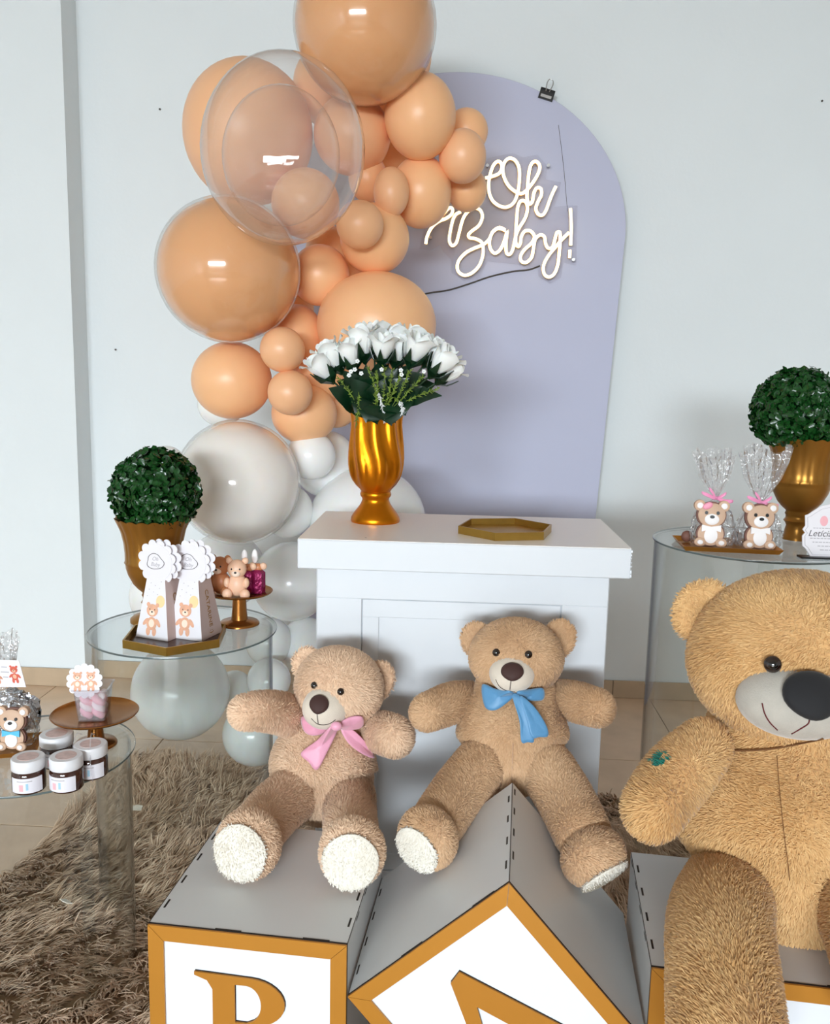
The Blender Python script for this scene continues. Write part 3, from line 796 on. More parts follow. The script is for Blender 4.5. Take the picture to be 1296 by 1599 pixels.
# ================================================================== rug
RC = np.array([-0.905, 2.655, 0]); ru_ = nrm(np.array([1.5, -0.20, 0])); rv_ = -np.array([-ru_[1], ru_[0], 0])
RGF = Frame(RC, ru_, rv_, (0, 0, 1))                     # u along the far edge, v towards the viewer
RL, RW_ = 2.05, 1.95
rug = thing('shag_rug', RGF.p(RL / 2, RW_ / 2, 0), 'deep beige shag rug under the blocks and acrylic tables', 'rug')
mb = MB(); bbox(mb, RGF, 0, RL, 0, RW_, 0.0005, 0.012, 0.004); mb.f = [q[::-1] for q in mb.f]
MT['rugbase'] = mat('rug_backing', (160, 136, 108), 0.95)
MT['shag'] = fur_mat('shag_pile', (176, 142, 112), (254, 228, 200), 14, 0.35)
make('backing', mb, 'rugbase', rug, 0)
def shag():
    N = 95000
    a = RNG.random(N) * (RL + 0.02) - 0.01; b = RNG.random(N) * (RW_ + 0.02) - 0.01
    keep = (a < 0.95) | (b < 0.55) | (RNG.random(N) < 0.35)
    a, b = a[keep], b[keep]; N = len(a)
    p = RGF.o + np.outer(a, RGF.u) + np.outer(b, RGF.v); p[:, 2] = 0.008
    # tufts: cells share a direction
    cs = 0.030
    ci = np.floor(a / cs).astype(int); cj = np.floor(b / cs).astype(int)
    hsh = np.abs(np.sin(ci * 12.9898 + cj * 78.233) * 43758.5453) % 1.0
    hsh2 = np.abs(np.sin(ci * 39.346 + cj * 11.135) * 24634.6345) % 1.0
    flow = 1.6 * np.sin(a * 3.1 + 0.7) + 1.3 * np.sin(b * 4.3 + a * 2.0) + 0.8 * np.sin(a * 9 + b * 7)
    ang = flow + (hsh - 0.5) * 1.9 + RNG.normal(size=N) * 0.30 - 1.2
    tilt = 0.75 + 0.42 * hsh2 + RNG.normal(size=N) * 0.12
    d = np.stack([np.cos(ang) * np.sin(tilt), np.sin(ang) * np.sin(tilt), np.cos(tilt)], 1)
    cen = RGF.o + np.outer((ci + 0.5) * cs, RGF.u) + np.outer((cj + 0.5) * cs, RGF.v)
    L = 0.050 * (0.65 + 0.6 * RNG.random(N)); wd = 0.0030 * (0.7 + 0.6 * RNG.random(N))
    s = np.cross(d, np.array([0, 0, 1.0])); s /= np.linalg.norm(s, axis=1)[:, None] + 1e-9
    up = np.cross(s, d)
    pull = (cen - p) * 0.45; pull[:, 2] = 0
    rings = []
    for k, (t, w, drop) in enumerate([(0, 1.0, 0), (0.4, 1.05, 0.04), (0.75, 0.95, 0.0), (1.0, 0.35, -0.10)]):
        c = p + d * (L * t)[:, None] + pull * t + up * (L * drop)[:, None]
        rings.append(c - s * (wd * w * 0.5)[:, None]); rings.append(c + up * (wd * w * 0.45)[:, None]); rings.append(c + s * (wd * w * 0.5)[:, None])
    V = np.stack(rings, 1).reshape(-1, 3)                # 12 verts per strand
    V[:, 2] = np.maximum(V[:, 2], 0.006)
    k = np.arange(N) * 12; Q = []
    for r in range(3):
        for e in range(2):
            i0 = k + r * 3 + e; Q.append(np.stack([i0, i0 + 1, i0 + 4, i0 + 3], 1))
    Q = np.concatenate(Q)[:, ::-1].astype(np.int32)
    me = bpy.data.meshes.new('pile'); org = ORG[rug]
    me.vertices.add(len(V)); me.vertices.foreach_set('co', (V - org).ravel())
    me.loops.add(Q.size); me.loops.foreach_set('vertex_index', Q.ravel())
    me.polygons.add(len(Q)); me.polygons.foreach_set('loop_start', np.arange(len(Q), dtype=np.int32) * 4)
    me.update(calc_edges=True); me.polygons.foreach_set('use_smooth', np.ones(len(Q), bool))
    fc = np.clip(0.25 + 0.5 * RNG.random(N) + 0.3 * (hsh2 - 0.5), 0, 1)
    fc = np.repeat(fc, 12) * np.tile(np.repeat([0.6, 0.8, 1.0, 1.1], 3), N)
    me.attributes.new('fc', 'FLOAT', 'POINT').data.foreach_set('value', fc.astype(np.float32))
    me.materials.append(MT['shag'])
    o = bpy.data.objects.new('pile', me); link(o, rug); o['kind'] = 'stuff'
shag()
for (x, y, lb) in [(214, 1262, 'small curled cream scrap on the rug behind the low table'), (103, 1408, 'small folded cream scrap on the rug near the bottom left')]:
    q = onz(x, y, 0.052); f_ = flat_frame(q, random.random() * 3)
    mb = MB(); prism(mb, [(-0.016, -0.006), (0.012, -0.009), (0.016, 0.006), (0.0, 0.010), (-0.013, 0.007)], Frame(q, f_.u, nrm(f_.v + np.array([0, 0, 0.5]))), 0, 0.002)
    tag(make('scrap', mb, 'scrap', None, 0), lb, 'scrap')

# ================================================================== balloons
def balloon_mesh(c, rx, ry, rz, axis, knot=True):
    """axis: from the centre towards the neck"""
    ax = nrm(axis); ref = np.array([0, 0, 1.0]) if abs(ax[2]) < .9 else np.array([1.0, 0, 0])
    # keep the pixel outline: screen axes for the girth
    fr = Frame(c, RT, UP, -FW)
    def fn(v):
        t = v[:, 2] * -1                                 # 1 at the back
        k = np.where(t > 0.55, 1 + 0.16 * ((t - 0.55) / 0.45) ** 2, 1.0)
        v = v.copy(); v[:, 2] *= k; return v
    mb = MB(); ball(mb, fr, rx, ry, rz, 44, 28, fn)
    if knot:
        b = c + FW * rz * 1.13; q = Frame(b, RT, UP, FW)
        k = min(rx, ry)
        lathe(mb, [(0.10 * k, -0.03 * k), (0.05 * k, 0.03 * k), (0.035 * k, 0.07 * k), (0.065 * k, 0.10 * k), (0.035 * k, 0.13 * k), (0.08 * k, 0.19 * k), (0.07 * k, 0.2 * k)], b, 12, axis=q)
    return mb
def balloon(px, py, rx, ry, Y, m, label, shell=0.0, dep=None):
    c = P(px, py, Y); k = mpp(c); a, b = rx * k, ry * k; d = (a + b) / 2 * (dep or 1.0)
    grp = 'peach balloons of the garland' if m.startswith('peach') else 'white balloons of the garland'
    base = c - np.array([0, 0, b])
    if shell:
        t = thing('balloon', base, label, 'balloon', grp)
        make('inner_balloon', balloon_mesh(c + FW * d * 0.01, a * (1 - shell), b * (1 - shell), d * (1 - shell), FW), m, t, 180)
        make('clear_skin', balloon_mesh(c, a, b, d, FW), 'skin', t, 180)
    else:
        o = make('balloon', balloon_mesh(c, a, b, d, FW), m, None, 180, base=base); tag(o, label, 'balloon', grp)
BL = [
 (570, 40, 112, 116, 2.50, 'peachgloss', 'huge peach balloon at the very top, cut by the frame', .025),
 (612, 86, 62, 66, 2.80, 'peach', 'peach balloon mostly hidden behind the huge top one'),
 (656, 182, 56, 65, 2.62, 'peach', 'egg shaped peach balloon right below the huge top one'),
 (728, 205, 34, 34, 2.78, 'peach', 'small peach balloon half hidden at the top right of the garland'),
 (722, 244, 37, 41, 2.66, 'peachdusk', 'small peach balloon at the right end, just above the sign'),
 (729, 296, 31, 34, 2.80, 'peach', 'small peach balloon touching the start of the sign lettering'),
 (657, 300, 48, 55, 2.70, 'peach', 'medium peach balloon left of the word Oh'),
 (611, 300, 28, 38, 2.58, 'peachdusk', 'small dusky peach balloon left of the medium one beside the sign'),
 (550, 211, 60, 60, 2.68, 'peachdusk', 'medium peach balloon seen half through the clear bubble'),
 (574, 277, 30, 38, 2.72, 'peach', 'small peach balloon under the one half behind the bubble'),
 (562, 351, 37, 37, 2.48, 'peachdusk', 'small dusky peach balloon below right of the bubble'),
 (585, 373, 54, 54, 2.62, 'peach', 'medium peach balloon behind the dusky one below the bubble'),
 (388, 208, 100, 108, 2.68, 'peachdusk', 'large peach balloon behind the clear bubble at upper left'),
 (477, 318, 53, 53, 2.58, 'peach', 'peach balloon seen through the lower part of the bubble'),
 (512, 135, 54, 60, 2.82, 'peach', 'peach balloon tucked between the bubble and the huge top one'),
 (357, 422, 112, 112, 2.48, 'peachgloss', 'huge glossy peach balloon on the left of the garland', .03),
 (500, 430, 46, 47, 2.64, 'peach', 'medium peach balloon right of the huge glossy left one'),
 (562, 425, 42, 42, 2.86, 'peach', 'small peach balloon deep in the gap under the sign side'),
 (588, 508, 93, 82, 2.62, 'peach', 'large peach balloon right above the white roses'),
 (464, 528, 43, 52, 2.68, 'peach', 'medium peach balloon behind the upper of two small stacked ones'),
 (441, 546, 35, 35, 2.46, 'peachdusk', 'upper of the two small peach balloons stacked left of the roses'),
 (453, 613, 35, 35, 2.46, 'peachdusk', 'lower of the two small peach balloons stacked left of the roses'),
 (362, 594, 62, 60, 2.58, 'peach', 'medium peach balloon right under the huge glossy left one'),
 (475, 646, 51, 47, 2.60, 'peach', 'medium peach balloon just above the white ones, left of the vase'),
 (503, 585, 42, 42, 2.66, 'peach', 'peach balloon behind the left end of the roses'),
 (524, 632, 36, 36, 2.74, 'peach', 'small peach balloon behind the vase rim'),
 (515, 392, 38, 38, 2.84, 'peach', 'peach balloon deep in the gap right of the huge glossy left one'),
 (450, 482, 40, 40, 2.88, 'peach', 'peach balloon deep behind the small stacked pair, barely showing'),
 (600, 160, 32, 32, 2.90, 'peach', 'peach balloon deep in the gap under the huge top one'),
 (612, 243, 36, 36, 2.90, 'peach', 'peach balloon deep in the gap below the egg shaped one'),
 (372, 753, 97, 98, 2.48, 'white_gloss', 'huge glossy white balloon above the milk carton boxes', .04),
 (486, 711, 38, 38, 2.60, 'white_latex', 'small white balloon under the peach ones left of the vase'),
 (508, 724, 50, 52, 2.78, 'white_latex', 'white balloon half hidden beside the vase bowl'),
 (448, 798, 41, 42, 2.66, 'white_latex', 'white balloon at the right flank of the huge white one'),
 (574, 816, 91, 88, 2.72, 'white_latex', 'large white balloon behind the pedestal and the vase foot'),
 (260, 724, 29, 28, 2.78, 'white_latex', 'small white balloon peeking above the left topiary'),
 (345, 632, 36, 34, 2.78, 'white_latex', 'white balloon peeking under the medium peach one'),
 (455, 908, 61, 62, 2.66, 'white_latex', 'white balloon between the pedestal and the bear chocolates'),
 (352, 890, 62, 60, 2.74, 'white_latex', 'white balloon behind the bear chocolates'),
 (258, 930, 54, 56, 2.60, 'white_latex', 'white balloon behind the left topiary urn'),
 (282, 1078, 75, 76, 2.46, 'white_latex', 'large white balloon seen under the table top through the tube'),
 (399, 1145, 51, 50, 2.50, 'white_latex', 'lowest white balloon behind the raised arm of the bear'),
 (420, 1062, 34, 34, 2.58, 'white_latex', 'small white balloon above the lowest one by the pedestal'),
 (366, 1077, 29, 30, 2.66, 'white_latex', 'small white balloon next to the large one inside the tube view'),
 (420, 1002, 36, 38, 2.72, 'white_latex', 'small white balloon behind the right rim of the table top'),
 (478, 1010, 42, 46, 2.78, 'white_latex', 'white balloon between the pedestal and the head of the bear'),
]
for b_ in BL: balloon(*b_)
c = P(442, 233, 2.22); k = mpp(c)
bub = thing('bubble_balloon', c - np.array([0, 0, 148 * k]), 'large clear bubble balloon in front of the peach ones', 'balloon')
make('outer_bubble', balloon_mesh(c, 128 * k, 148 * k, 0.155, FW, False), 'bubble', bub, 180)
c2 = c + RT * (-4 * k) - UP * 8 * k
make('inner_bubble', balloon_mesh(c2 + FW * 0.01, 92 * k, 108 * k, 0.115, FW, False), 'bubble2', bub, 180)
# ================================================================== hexagonal trays
def hex_tray(c, R, rot, h, label, inner):
    t = thing('hexagonal_tray', c, label, 'tray', 'gold hexagonal trays')
    f = flat_frame(c, rot)
    pts = [(R * math.cos(k * PI / 3), R * math.sin(k * PI / 3)) for k in range(6)]
    mb = MB(); prism(mb, [(a * .985, b * .985) for a, b in pts], f, 0.0003, 0.004); make('tray_bottom', mb, inner, t, 0)
    wi = 0.965
    for k in range(6):
        p, q = np.array(pts[k]), np.array(pts[(k + 1) % 6])
        mb = MB(); prism(mb, [tuple(p), tuple(q), tuple(q * wi), tuple(p * wi)], f, 0.0003, h); make('tray_side', mb, 'brass', t, 0)
hc = onz(789, 832, ph)
hex_tray(hc, 0.118, 0.22, 0.019, 'empty gold hexagonal tray on the pedestal', 'brass')
TZ = T1[2]
h1 = onz(275, 999, TZ)
hex_tray(h1, 0.122, PI / 6 + 0.10, 0.019, 'gold hexagonal tray under the milk carton boxes', 'traydark')

# ================================================================== gold vase with roses
vc = onz(586, 814, ph); kv = mpp(vc) * 120 / 959
vase = thing('gold_vase', vc, 'shiny gold vase with swirling flutes on the pedestal', 'vase')
foot_prof = [(300, 0), (306, 18), (300, 60), (262, 120), (215, 180), (182, 230), (165, 275), (170, 300), (186, 318), (193, 345), (186, 372), (176, 385)]
mb = MB(); lathe(mb, [(r * kv, z * kv) for r, z in foot_prof], vc, 64); make('vase_foot', mb, 'gold', vase, 60)
bp = [(180, 380), (200, 410), (250, 460), (290, 520), (316, 580), (333, 650), (341, 720), (342, 790), (338, 860), (331, 950), (322, 1040), (313, 1130), (308, 1200), (310, 1270), (320, 1330), (338, 1390), (362, 1435), (372, 1450), (366, 1452), (330, 1400), (300, 1300), (296, 1150)]
def sw(t, i, r):
    z = bp[i][1]; tw_ = -0.34 * math.exp(-((z - 640) / 300) ** 2)
    amp = 0.06 * min(1, max(0, (z - 400) / 160))
    if i > 18: amp *= 0.6
    s = math.cos(8 * (t + tw_) + 0.6)
    return r * (1 + amp * (abs(s) ** 0.7 * (1 if s > 0 else -1)) - amp * 0.6)
mb = MB(); lathe(mb, [(r * kv, z * kv) for r, z in bp], vc, 180, sw, cap0=False, cap1=False); make('vase_bowl', mb, 'gold', vase, 80)
# roses
def petal_mesh(R, h, width, flare, th0):
    n = 8; V = []; F_ = []
    for i in range(n + 1):
        v = i / n
        for j in range(n + 1):
            u = (j / n - 0.5) * 2
            rr = R * (0.25 + 0.78 * math.sin(min(1, v * 1.25) * PI / 2)) 
            if v > 0.78: rr += flare * R * ((v - 0.78) / 0.22) ** 1.6 * (0.7 + 0.5 * abs(u))
            w = width * math.sqrt(max(0.03, math.sin(PI * (0.14 + 0.80 * v))))
            a = th0 + u * w
            z = h * (v - 0.10 * u * u * v)
            V.append((rr * math.cos(a), rr * math.sin(a), z))
    for i in range(n):
        for j in range(n):
            a = i * (n + 1) + j; F_.append((a, a + 1, a + n + 2, a + n + 1))
    return np.array(V), F_
proto = []
for k in range(9):
    if k < 2: proto.append(petal_mesh(0.0085, 0.047, 1.7, 0.05, k * PI))
    elif k < 5: proto.append(petal_mesh(0.0138, 0.046, 1.05, 0.22, 0.4 + k * 2.09))
    else: proto.append(petal_mesh(0.0178, 0.043, 0.98, 0.48, k * 1.57))
pet_me = []
for V, F_ in proto:
    me = bpy.data.meshes.new('petal'); me.from_pydata(V.tolist(), [], F_); me.materials.append(MT['petal'])
    me.polygons.foreach_set('use_smooth', [True] * len(F_)); pet_me.append(me)
calm = MB()
for k in range(5):
    a = k * 1.2566
    f_ = Frame((0, 0, 0), (math.cos(a), math.sin(a), 0), (-math.sin(a), math.cos(a), 0))
    q = [(0.004, -0.004, -0.006), (0.016, -0.0065, 0.004), (0.0205, -0.004, 0.014), (0.025, 0, 0.027), (0.0205, 0.004, 0.014), (0.016, 0.0065, 0.004), (0.004, 0.004, -0.006)]
    calm.add([f_.p(*x) for x in q] + [f_.p(x[0] + 0.0012, x[1], x[2] - 0.001) for x in q], [(0, 1, 5, 6), (1, 2, 4, 5), (2, 3, 4), (13, 12, 8, 7), (12, 11, 9, 8), (11, 10, 9), (0, 7, 8, 1), (1, 8, 9, 2), (2, 9, 10, 3), (3, 10, 11, 4), (4, 11, 12, 5), (5, 12, 13, 6)])
lathe(calm, [(0.002, -0.012), (0.007, -0.006), (0.011, 0.0), (0.013, 0.006)], (0, 0, 0), 12)
cal_me = bpy.data.meshes.new('calyx'); cal_me.from_pydata(calm.verts().tolist(), [], calm.f); cal_me.materials.append(MT['leafdark'])
mouth = vc + np.array([0, 0, 1380 * kv])
ROSES = [(502, 574, -.05, 'leftmost rose, lying outward over the vase edge'), (519, 556, -.035, 'second white rose from the left in the vase'), (545, 552, -.045, 'large front white rose left of the tallest one'),
         (566, 536, -.03, 'tallest white rose, left of the middle'), (598, 542, -.055, 'front white rose in the middle of the bouquet'), (584, 530, .03, 'white rose at the back left of the middle'),
         (622, 546, -.01, 'white rose just right of the middle front one'), (612, 533, .04, 'white rose at the back behind the middle ones'), (650, 546, -.05, 'front white rose right of the middle'),
         (676, 548, -.01, 'white rose second from the right edge'), (690, 566, -.045, 'rightmost white rose leaning outward'), (702, 580, .0, 'white rose drooping lowest at the right'), (640, 536, .05, 'white rose at the back right')]
for k, (x, y, dy, lb) in enumerate(ROSES):
    pos = P(x, y, vc[1] + dy)
    base = mouth + np.array([(pos[0] - mouth[0]) * 0.18, dy * 0.3, -0.02])
    ax = nrm(nrm(pos - base) + np.array([0, 0, 0.12])); 
    L = np.linalg.norm(pos - base)
    cal = pos - ax * 0.034
    t = thing('white_rose', base, 'white artificial ' + lb if not lb.startswith(('second', 'tallest', 'leftmost', 'rightmost', 'front', 'large', 'white')) else lb, 'rose', 'white roses in the gold vase')
    rq = Vector(ax).to_track_quat('Z', 'X').to_matrix().to_4x4() @ Matrix.Rotation(k * 1.3, 4, 'Z')
    sc_ = 1.62 + 0.12 * math.sin(k * 2.7)
    for me in pet_me:
        o = bpy.data.objects.new('petal', me); link(o, t); o.matrix_local = Matrix.Translation(Vector(cal - base)) @ rq @ Matrix.Scale(sc_, 4)
    o = bpy.data.objects.new('calyx', cal_me); link(o, t); o.matrix_local = Matrix.Translation(Vector(cal - base)) @ rq @ Matrix.Scale(sc_ * 0.86, 4)
    mb = MB(); tube(mb, catmull([base, base + (cal - base) * 0.5 + np.array([0, 0, 0.006]), cal], 5), 0.0024, 7); make('stem', mb, 'stem', t, 180)
gre = thing('bouquet_greenery', mouth, 'dark leaves and fine green sprigs under the white roses', 'greenery')
def leaf(mb, base, tip, up, w, fold=0.25, n=7):
    base, tip = np.asarray(base, float), np.asarray(tip, float); d = tip - base; L = np.linalg.norm(d); d = d / L
    s = nrm(np.cross(d, up)); nn = np.cross(s, d); V = []; F_ = []
    for i in range(n + 1):
        t = i / n; ww = w * math.sin(PI * min(0.999, t ** 0.8 * 0.97 + 0.03)) 
        c = base + d * L * t + nn * (0.18 * L * math.sin(PI * t))
        wav = 0.06 * w * math.sin(t * 14)
        V += [c - s * ww + nn * (fold * ww + wav), c, c + s * ww + nn * (fold * ww - wav)]
    for i in range(n):
        for j in range(2): a = i * 3 + j; F_.append((a, a + 1, a + 4, a + 3))
    mb.add(V, F_)
for x0, y0, x1, y1, dy0, dy1, w in [(560, 640, 512, 606, -.02, -.06, 15), (575, 640, 545, 590, -.03, -.075, 15), (570, 636, 590, 662, -.03, -.085, 20), (600, 640, 618, 660, -.03, -.085, 16), (610, 632, 690, 618, -.02, -.05, 14), (590, 630, 600, 590, -.03, -.07, 16), (610, 630, 640, 590, -.03, -.065, 17), (620, 634, 660, 604, -.02, -.055, 15), (565, 630, 535, 578, .0, -.04, 14), (600, 620, 620, 575, 0, -.045, 16), (575, 620, 570, 570, 0, -.05, 15), (620, 615, 665, 585, 0, -.04, 15), (560, 620, 525, 595, .01, -.03, 14), (600, 625, 605, 580, .0, .02, 18), (575, 625, 550, 585, .02, .03, 18), (620, 625, 680, 600, .02, .03, 17), (590, 640, 560, 600, -.01, -.02, 18), (595, 640, 590, 590, -.01, -.03, 18), (600, 640, 625, 590, -.01, -.02, 18), (605, 640, 650, 600, -.01, -.03, 18), (580, 640, 530, 605, -.01, -.02, 16), (590, 630, 545, 575, .02, .01, 18), (600, 630, 640, 570, .02, .01, 18), (595, 625, 595, 560, .01, .0, 18), (588, 628, 572, 660, -.05, -.09, 26), (602, 628, 612, 664, -.05, -.09, 28), (580, 622, 556, 650, -.04, -.08, 22), (612, 624, 634, 648, -.04, -.08, 22)]:
    a, b = P(x0, y0, vc[1] + dy0), P(x1, y1, vc[1] + dy1); mb = MB(); leaf(mb, a, b, np.array([0.1, -0.9, 0.5]), 1.45 * w * mpp(a)); make('leaf', mb, 'leafdark', gre, 180)
for x0, y0, x1, y1, m in [(590, 640, 575, 575, 'sprig'), (595, 640, 600, 575, 'sprig'), (600, 640, 612, 580, 'sprig'), (612, 635, 640, 580, 'sprig'), (615, 635, 660, 588, 'sprig'), (600, 640, 625, 585, 'sprig'), (560, 640, 530, 592, 'sprig'), (585, 600, 600, 655, 'petal'), (560, 612, 556, 662, 'sprig'), (622, 625, 628, 645, 'petal'), (585, 640, 588, 582, 'sprig'), (630, 628, 686, 606, 'sprig')]:
    a, b = P(x0, y0, vc[1] - .075), P(x1, y1, vc[1] - .088); mb = MB(); mid = (a + b) / 2 + np.array([0.004, -0.006, 0.003])
    path = catmull([a, mid, b], 10); tube(mb, path, 0.0007, 5)
    for i in range(3, len(path), 1):
        for s_ in range(3):
            d = nrm(RNG.normal(size=3)); p0 = path[i]; p1 = p0 + d * 0.0075 + nrm(b - a) * 0.004
            tube(mb, np.array([p0, (p0 + p1) / 2, p1]), np.array([0.0009, 0.0012, 0.0004]), 4)
    o = make('sprig', mb, m, gre, 180); o['kind'] = 'stuff'
for x, y in [(558, 564), (554, 577), (545, 586), (564, 583), (596, 577), (626, 578), (662, 580), (627, 585), (548, 580)]:
    q = P(x, y, vc[1] - .092); mb = MB()
    for k in range(5):
        a = k * 1.2566 + x; ball(mb, Frame(q + (RT * math.cos(a) + UP * math.sin(a)) * 0.0032, RT, UP), 0.0026, 0.0026, 0.0012, 8, 6)
    make('floret', mb, 'petal', gre, 180)

# ================================================================== topiaries
def topiary(cx, base_y, by, ball_px, ball_r, z, footr, label):
    c = onz(cx, base_y, z)
    t = thing('topiary', c, label, 'topiary', 'boxwood balls in gold urns')
    bc = P(ball_px[0], ball_px[1], c[1]); k = mpp(bc); r = ball_r * k
    zr = bc[2] - r * 0.62 - c[2]                          # rim height
    pr = [(footr, 0), (footr, .03), (footr * .9, .05), (.30, .09), (.27, .14), (.30, .17), (.345, .19), (.30, .215), (.30, .245), (.325, .26), (.30, .285), (.33, .30), (.42, .33), (.53, .38), (.62, .45), (.645, .47), (.66, .49), (.69, .53), (.70, .57), (.725, .585), (.70, .605), (.70, .68), (.725, .78), (.79, .89), (.875, .965), (.93, 1.0), (.90, 1.0), (.80, .93)]
    R0 = r * 0.84 / .93
    def md(th, i, rr):
        zz = pr[i][1]
        if zz > .6: rr = rr * (1 + 0.022 * (abs(math.cos(10 * th)) - .6) * (1 if zz < .97 else 1.6))
        return rr
    mb = MB(); lathe(mb, [(a * R0, b * zr) for a, b in pr], c, 120, md, cap1=False)
    # scalloped rim: lift alternate points
    v = mb.v[-1]; n = 120
    for row in (25, 26):
        for j in range(n): v[row * n + j][2] += 0.0045 * abs(math.cos(10 * 2 * PI * j / n))
    make('urn', mb, 'urn', t, 60)
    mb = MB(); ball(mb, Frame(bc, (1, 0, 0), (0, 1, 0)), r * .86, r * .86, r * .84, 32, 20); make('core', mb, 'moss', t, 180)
    mb = MB(); N = 2600
    Vs = []; Fs = []
    dirs = RNG.normal(size=(N, 3)); dirs /= np.linalg.norm(dirs, axis=1)[:, None]
    for i in range(N):
        d = dirs[i]
        if d[2] < -0.80: continue
        rr = r * (0.86 + 0.13 * RNG.random()) * (1.05 if RNG.random() < .04 else 1)
        p = bc + d * rr
        nn = nrm(d + RNG.normal(size=3) * 0.5); s = nrm(np.cross(nn, RNG.normal(size=3))); q = np.cross(nn, s)
        l = 0.0085 * (0.75 + .5 * RNG.random()); w = l * 0.72; b0 = len(Vs)
        Vs += [p - s * l, p - s * .5 * l + q * w * .85 + nn * l * .22, p + s * .4 * l + q * w + nn * l * .25, p + s * l + nn * l * .05, p + s * .4 * l - q * w + nn * l * .25, p - s * .5 * l - q * w * .85 + nn * l * .22, p - nn * l * .05]
        Fs += [(b0 + a, b0 + (a + 1) % 6, b0 + 6) for a in range(6)]
    mb.add(Vs, Fs); o = make('foliage', mb, 'boxwood', t, 180); o['kind'] = 'stuff'
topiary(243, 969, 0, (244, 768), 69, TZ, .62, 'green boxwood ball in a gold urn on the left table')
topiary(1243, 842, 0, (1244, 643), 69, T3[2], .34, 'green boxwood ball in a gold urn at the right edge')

# ================================================================== printed teddy motif
def print_bear(fr, cu, cv, h, parent, cols=('printbear', 'printcream'), c0=0.0003):
    """standing teddy printed flat: h tall, lower middle at (cu, cv)"""
    a, b = cols; e = 0.00035
    P_ = lambda nm, pts, lev, m: plate(nm, [(cu + x * h, cv + y * h) for x, y in pts], fr, c0 + lev * e, c0 + (lev + 1) * e, m, parent)
    P_('printed_leg', ell(-.11, .12, .075, .13), 0, a); P_('printed_leg', ell(.11, .12, .075, .13), 0, a)
    P_('printed_arm', ell(-.22, .40, .06, .14, rot=-.7), 0, a); P_('printed_arm', ell(.23, .40, .06, .14, rot=.6), 0, a)
    P_('printed_body', ell(0, .36, .185, .20), 1, a)
    P_('printed_ear', ell(-.16, .93, .065, .065), 0, a); P_('printed_ear', ell(.17, .93, .065, .065), 0, a)
    P_('printed_head', ell(0, .76, .205, .19), 2, a)
    P_('printed_muzzle', ell(0, .69, .10, .08), 3, b); P_('printed_belly', ell(0, .37, .10, .12), 2, b)
    P_('printed_nose', ell(0, .715, .032, .024, 10), 4, 'black'); P_('printed_eye', ell(-.09, .79, .017, .02, 8), 3, 'black'); P_('printed_eye', ell(.09, .79, .017, .02, 8), 3, 'black')
def scallop(cu, cv, r, n=12, amp=0.16):
    pts = []
    for t in np.linspace(0, 2 * PI, n * 8, endpoint=False):
        pts.append((cu + r * (1 - amp + amp * abs(math.sin(n * t / 2)) ** 0.7) * math.cos(t), cv + r * (1 - amp + amp * abs(math.sin(n * t / 2)) ** 0.7) * math.sin(t)))
    return pts
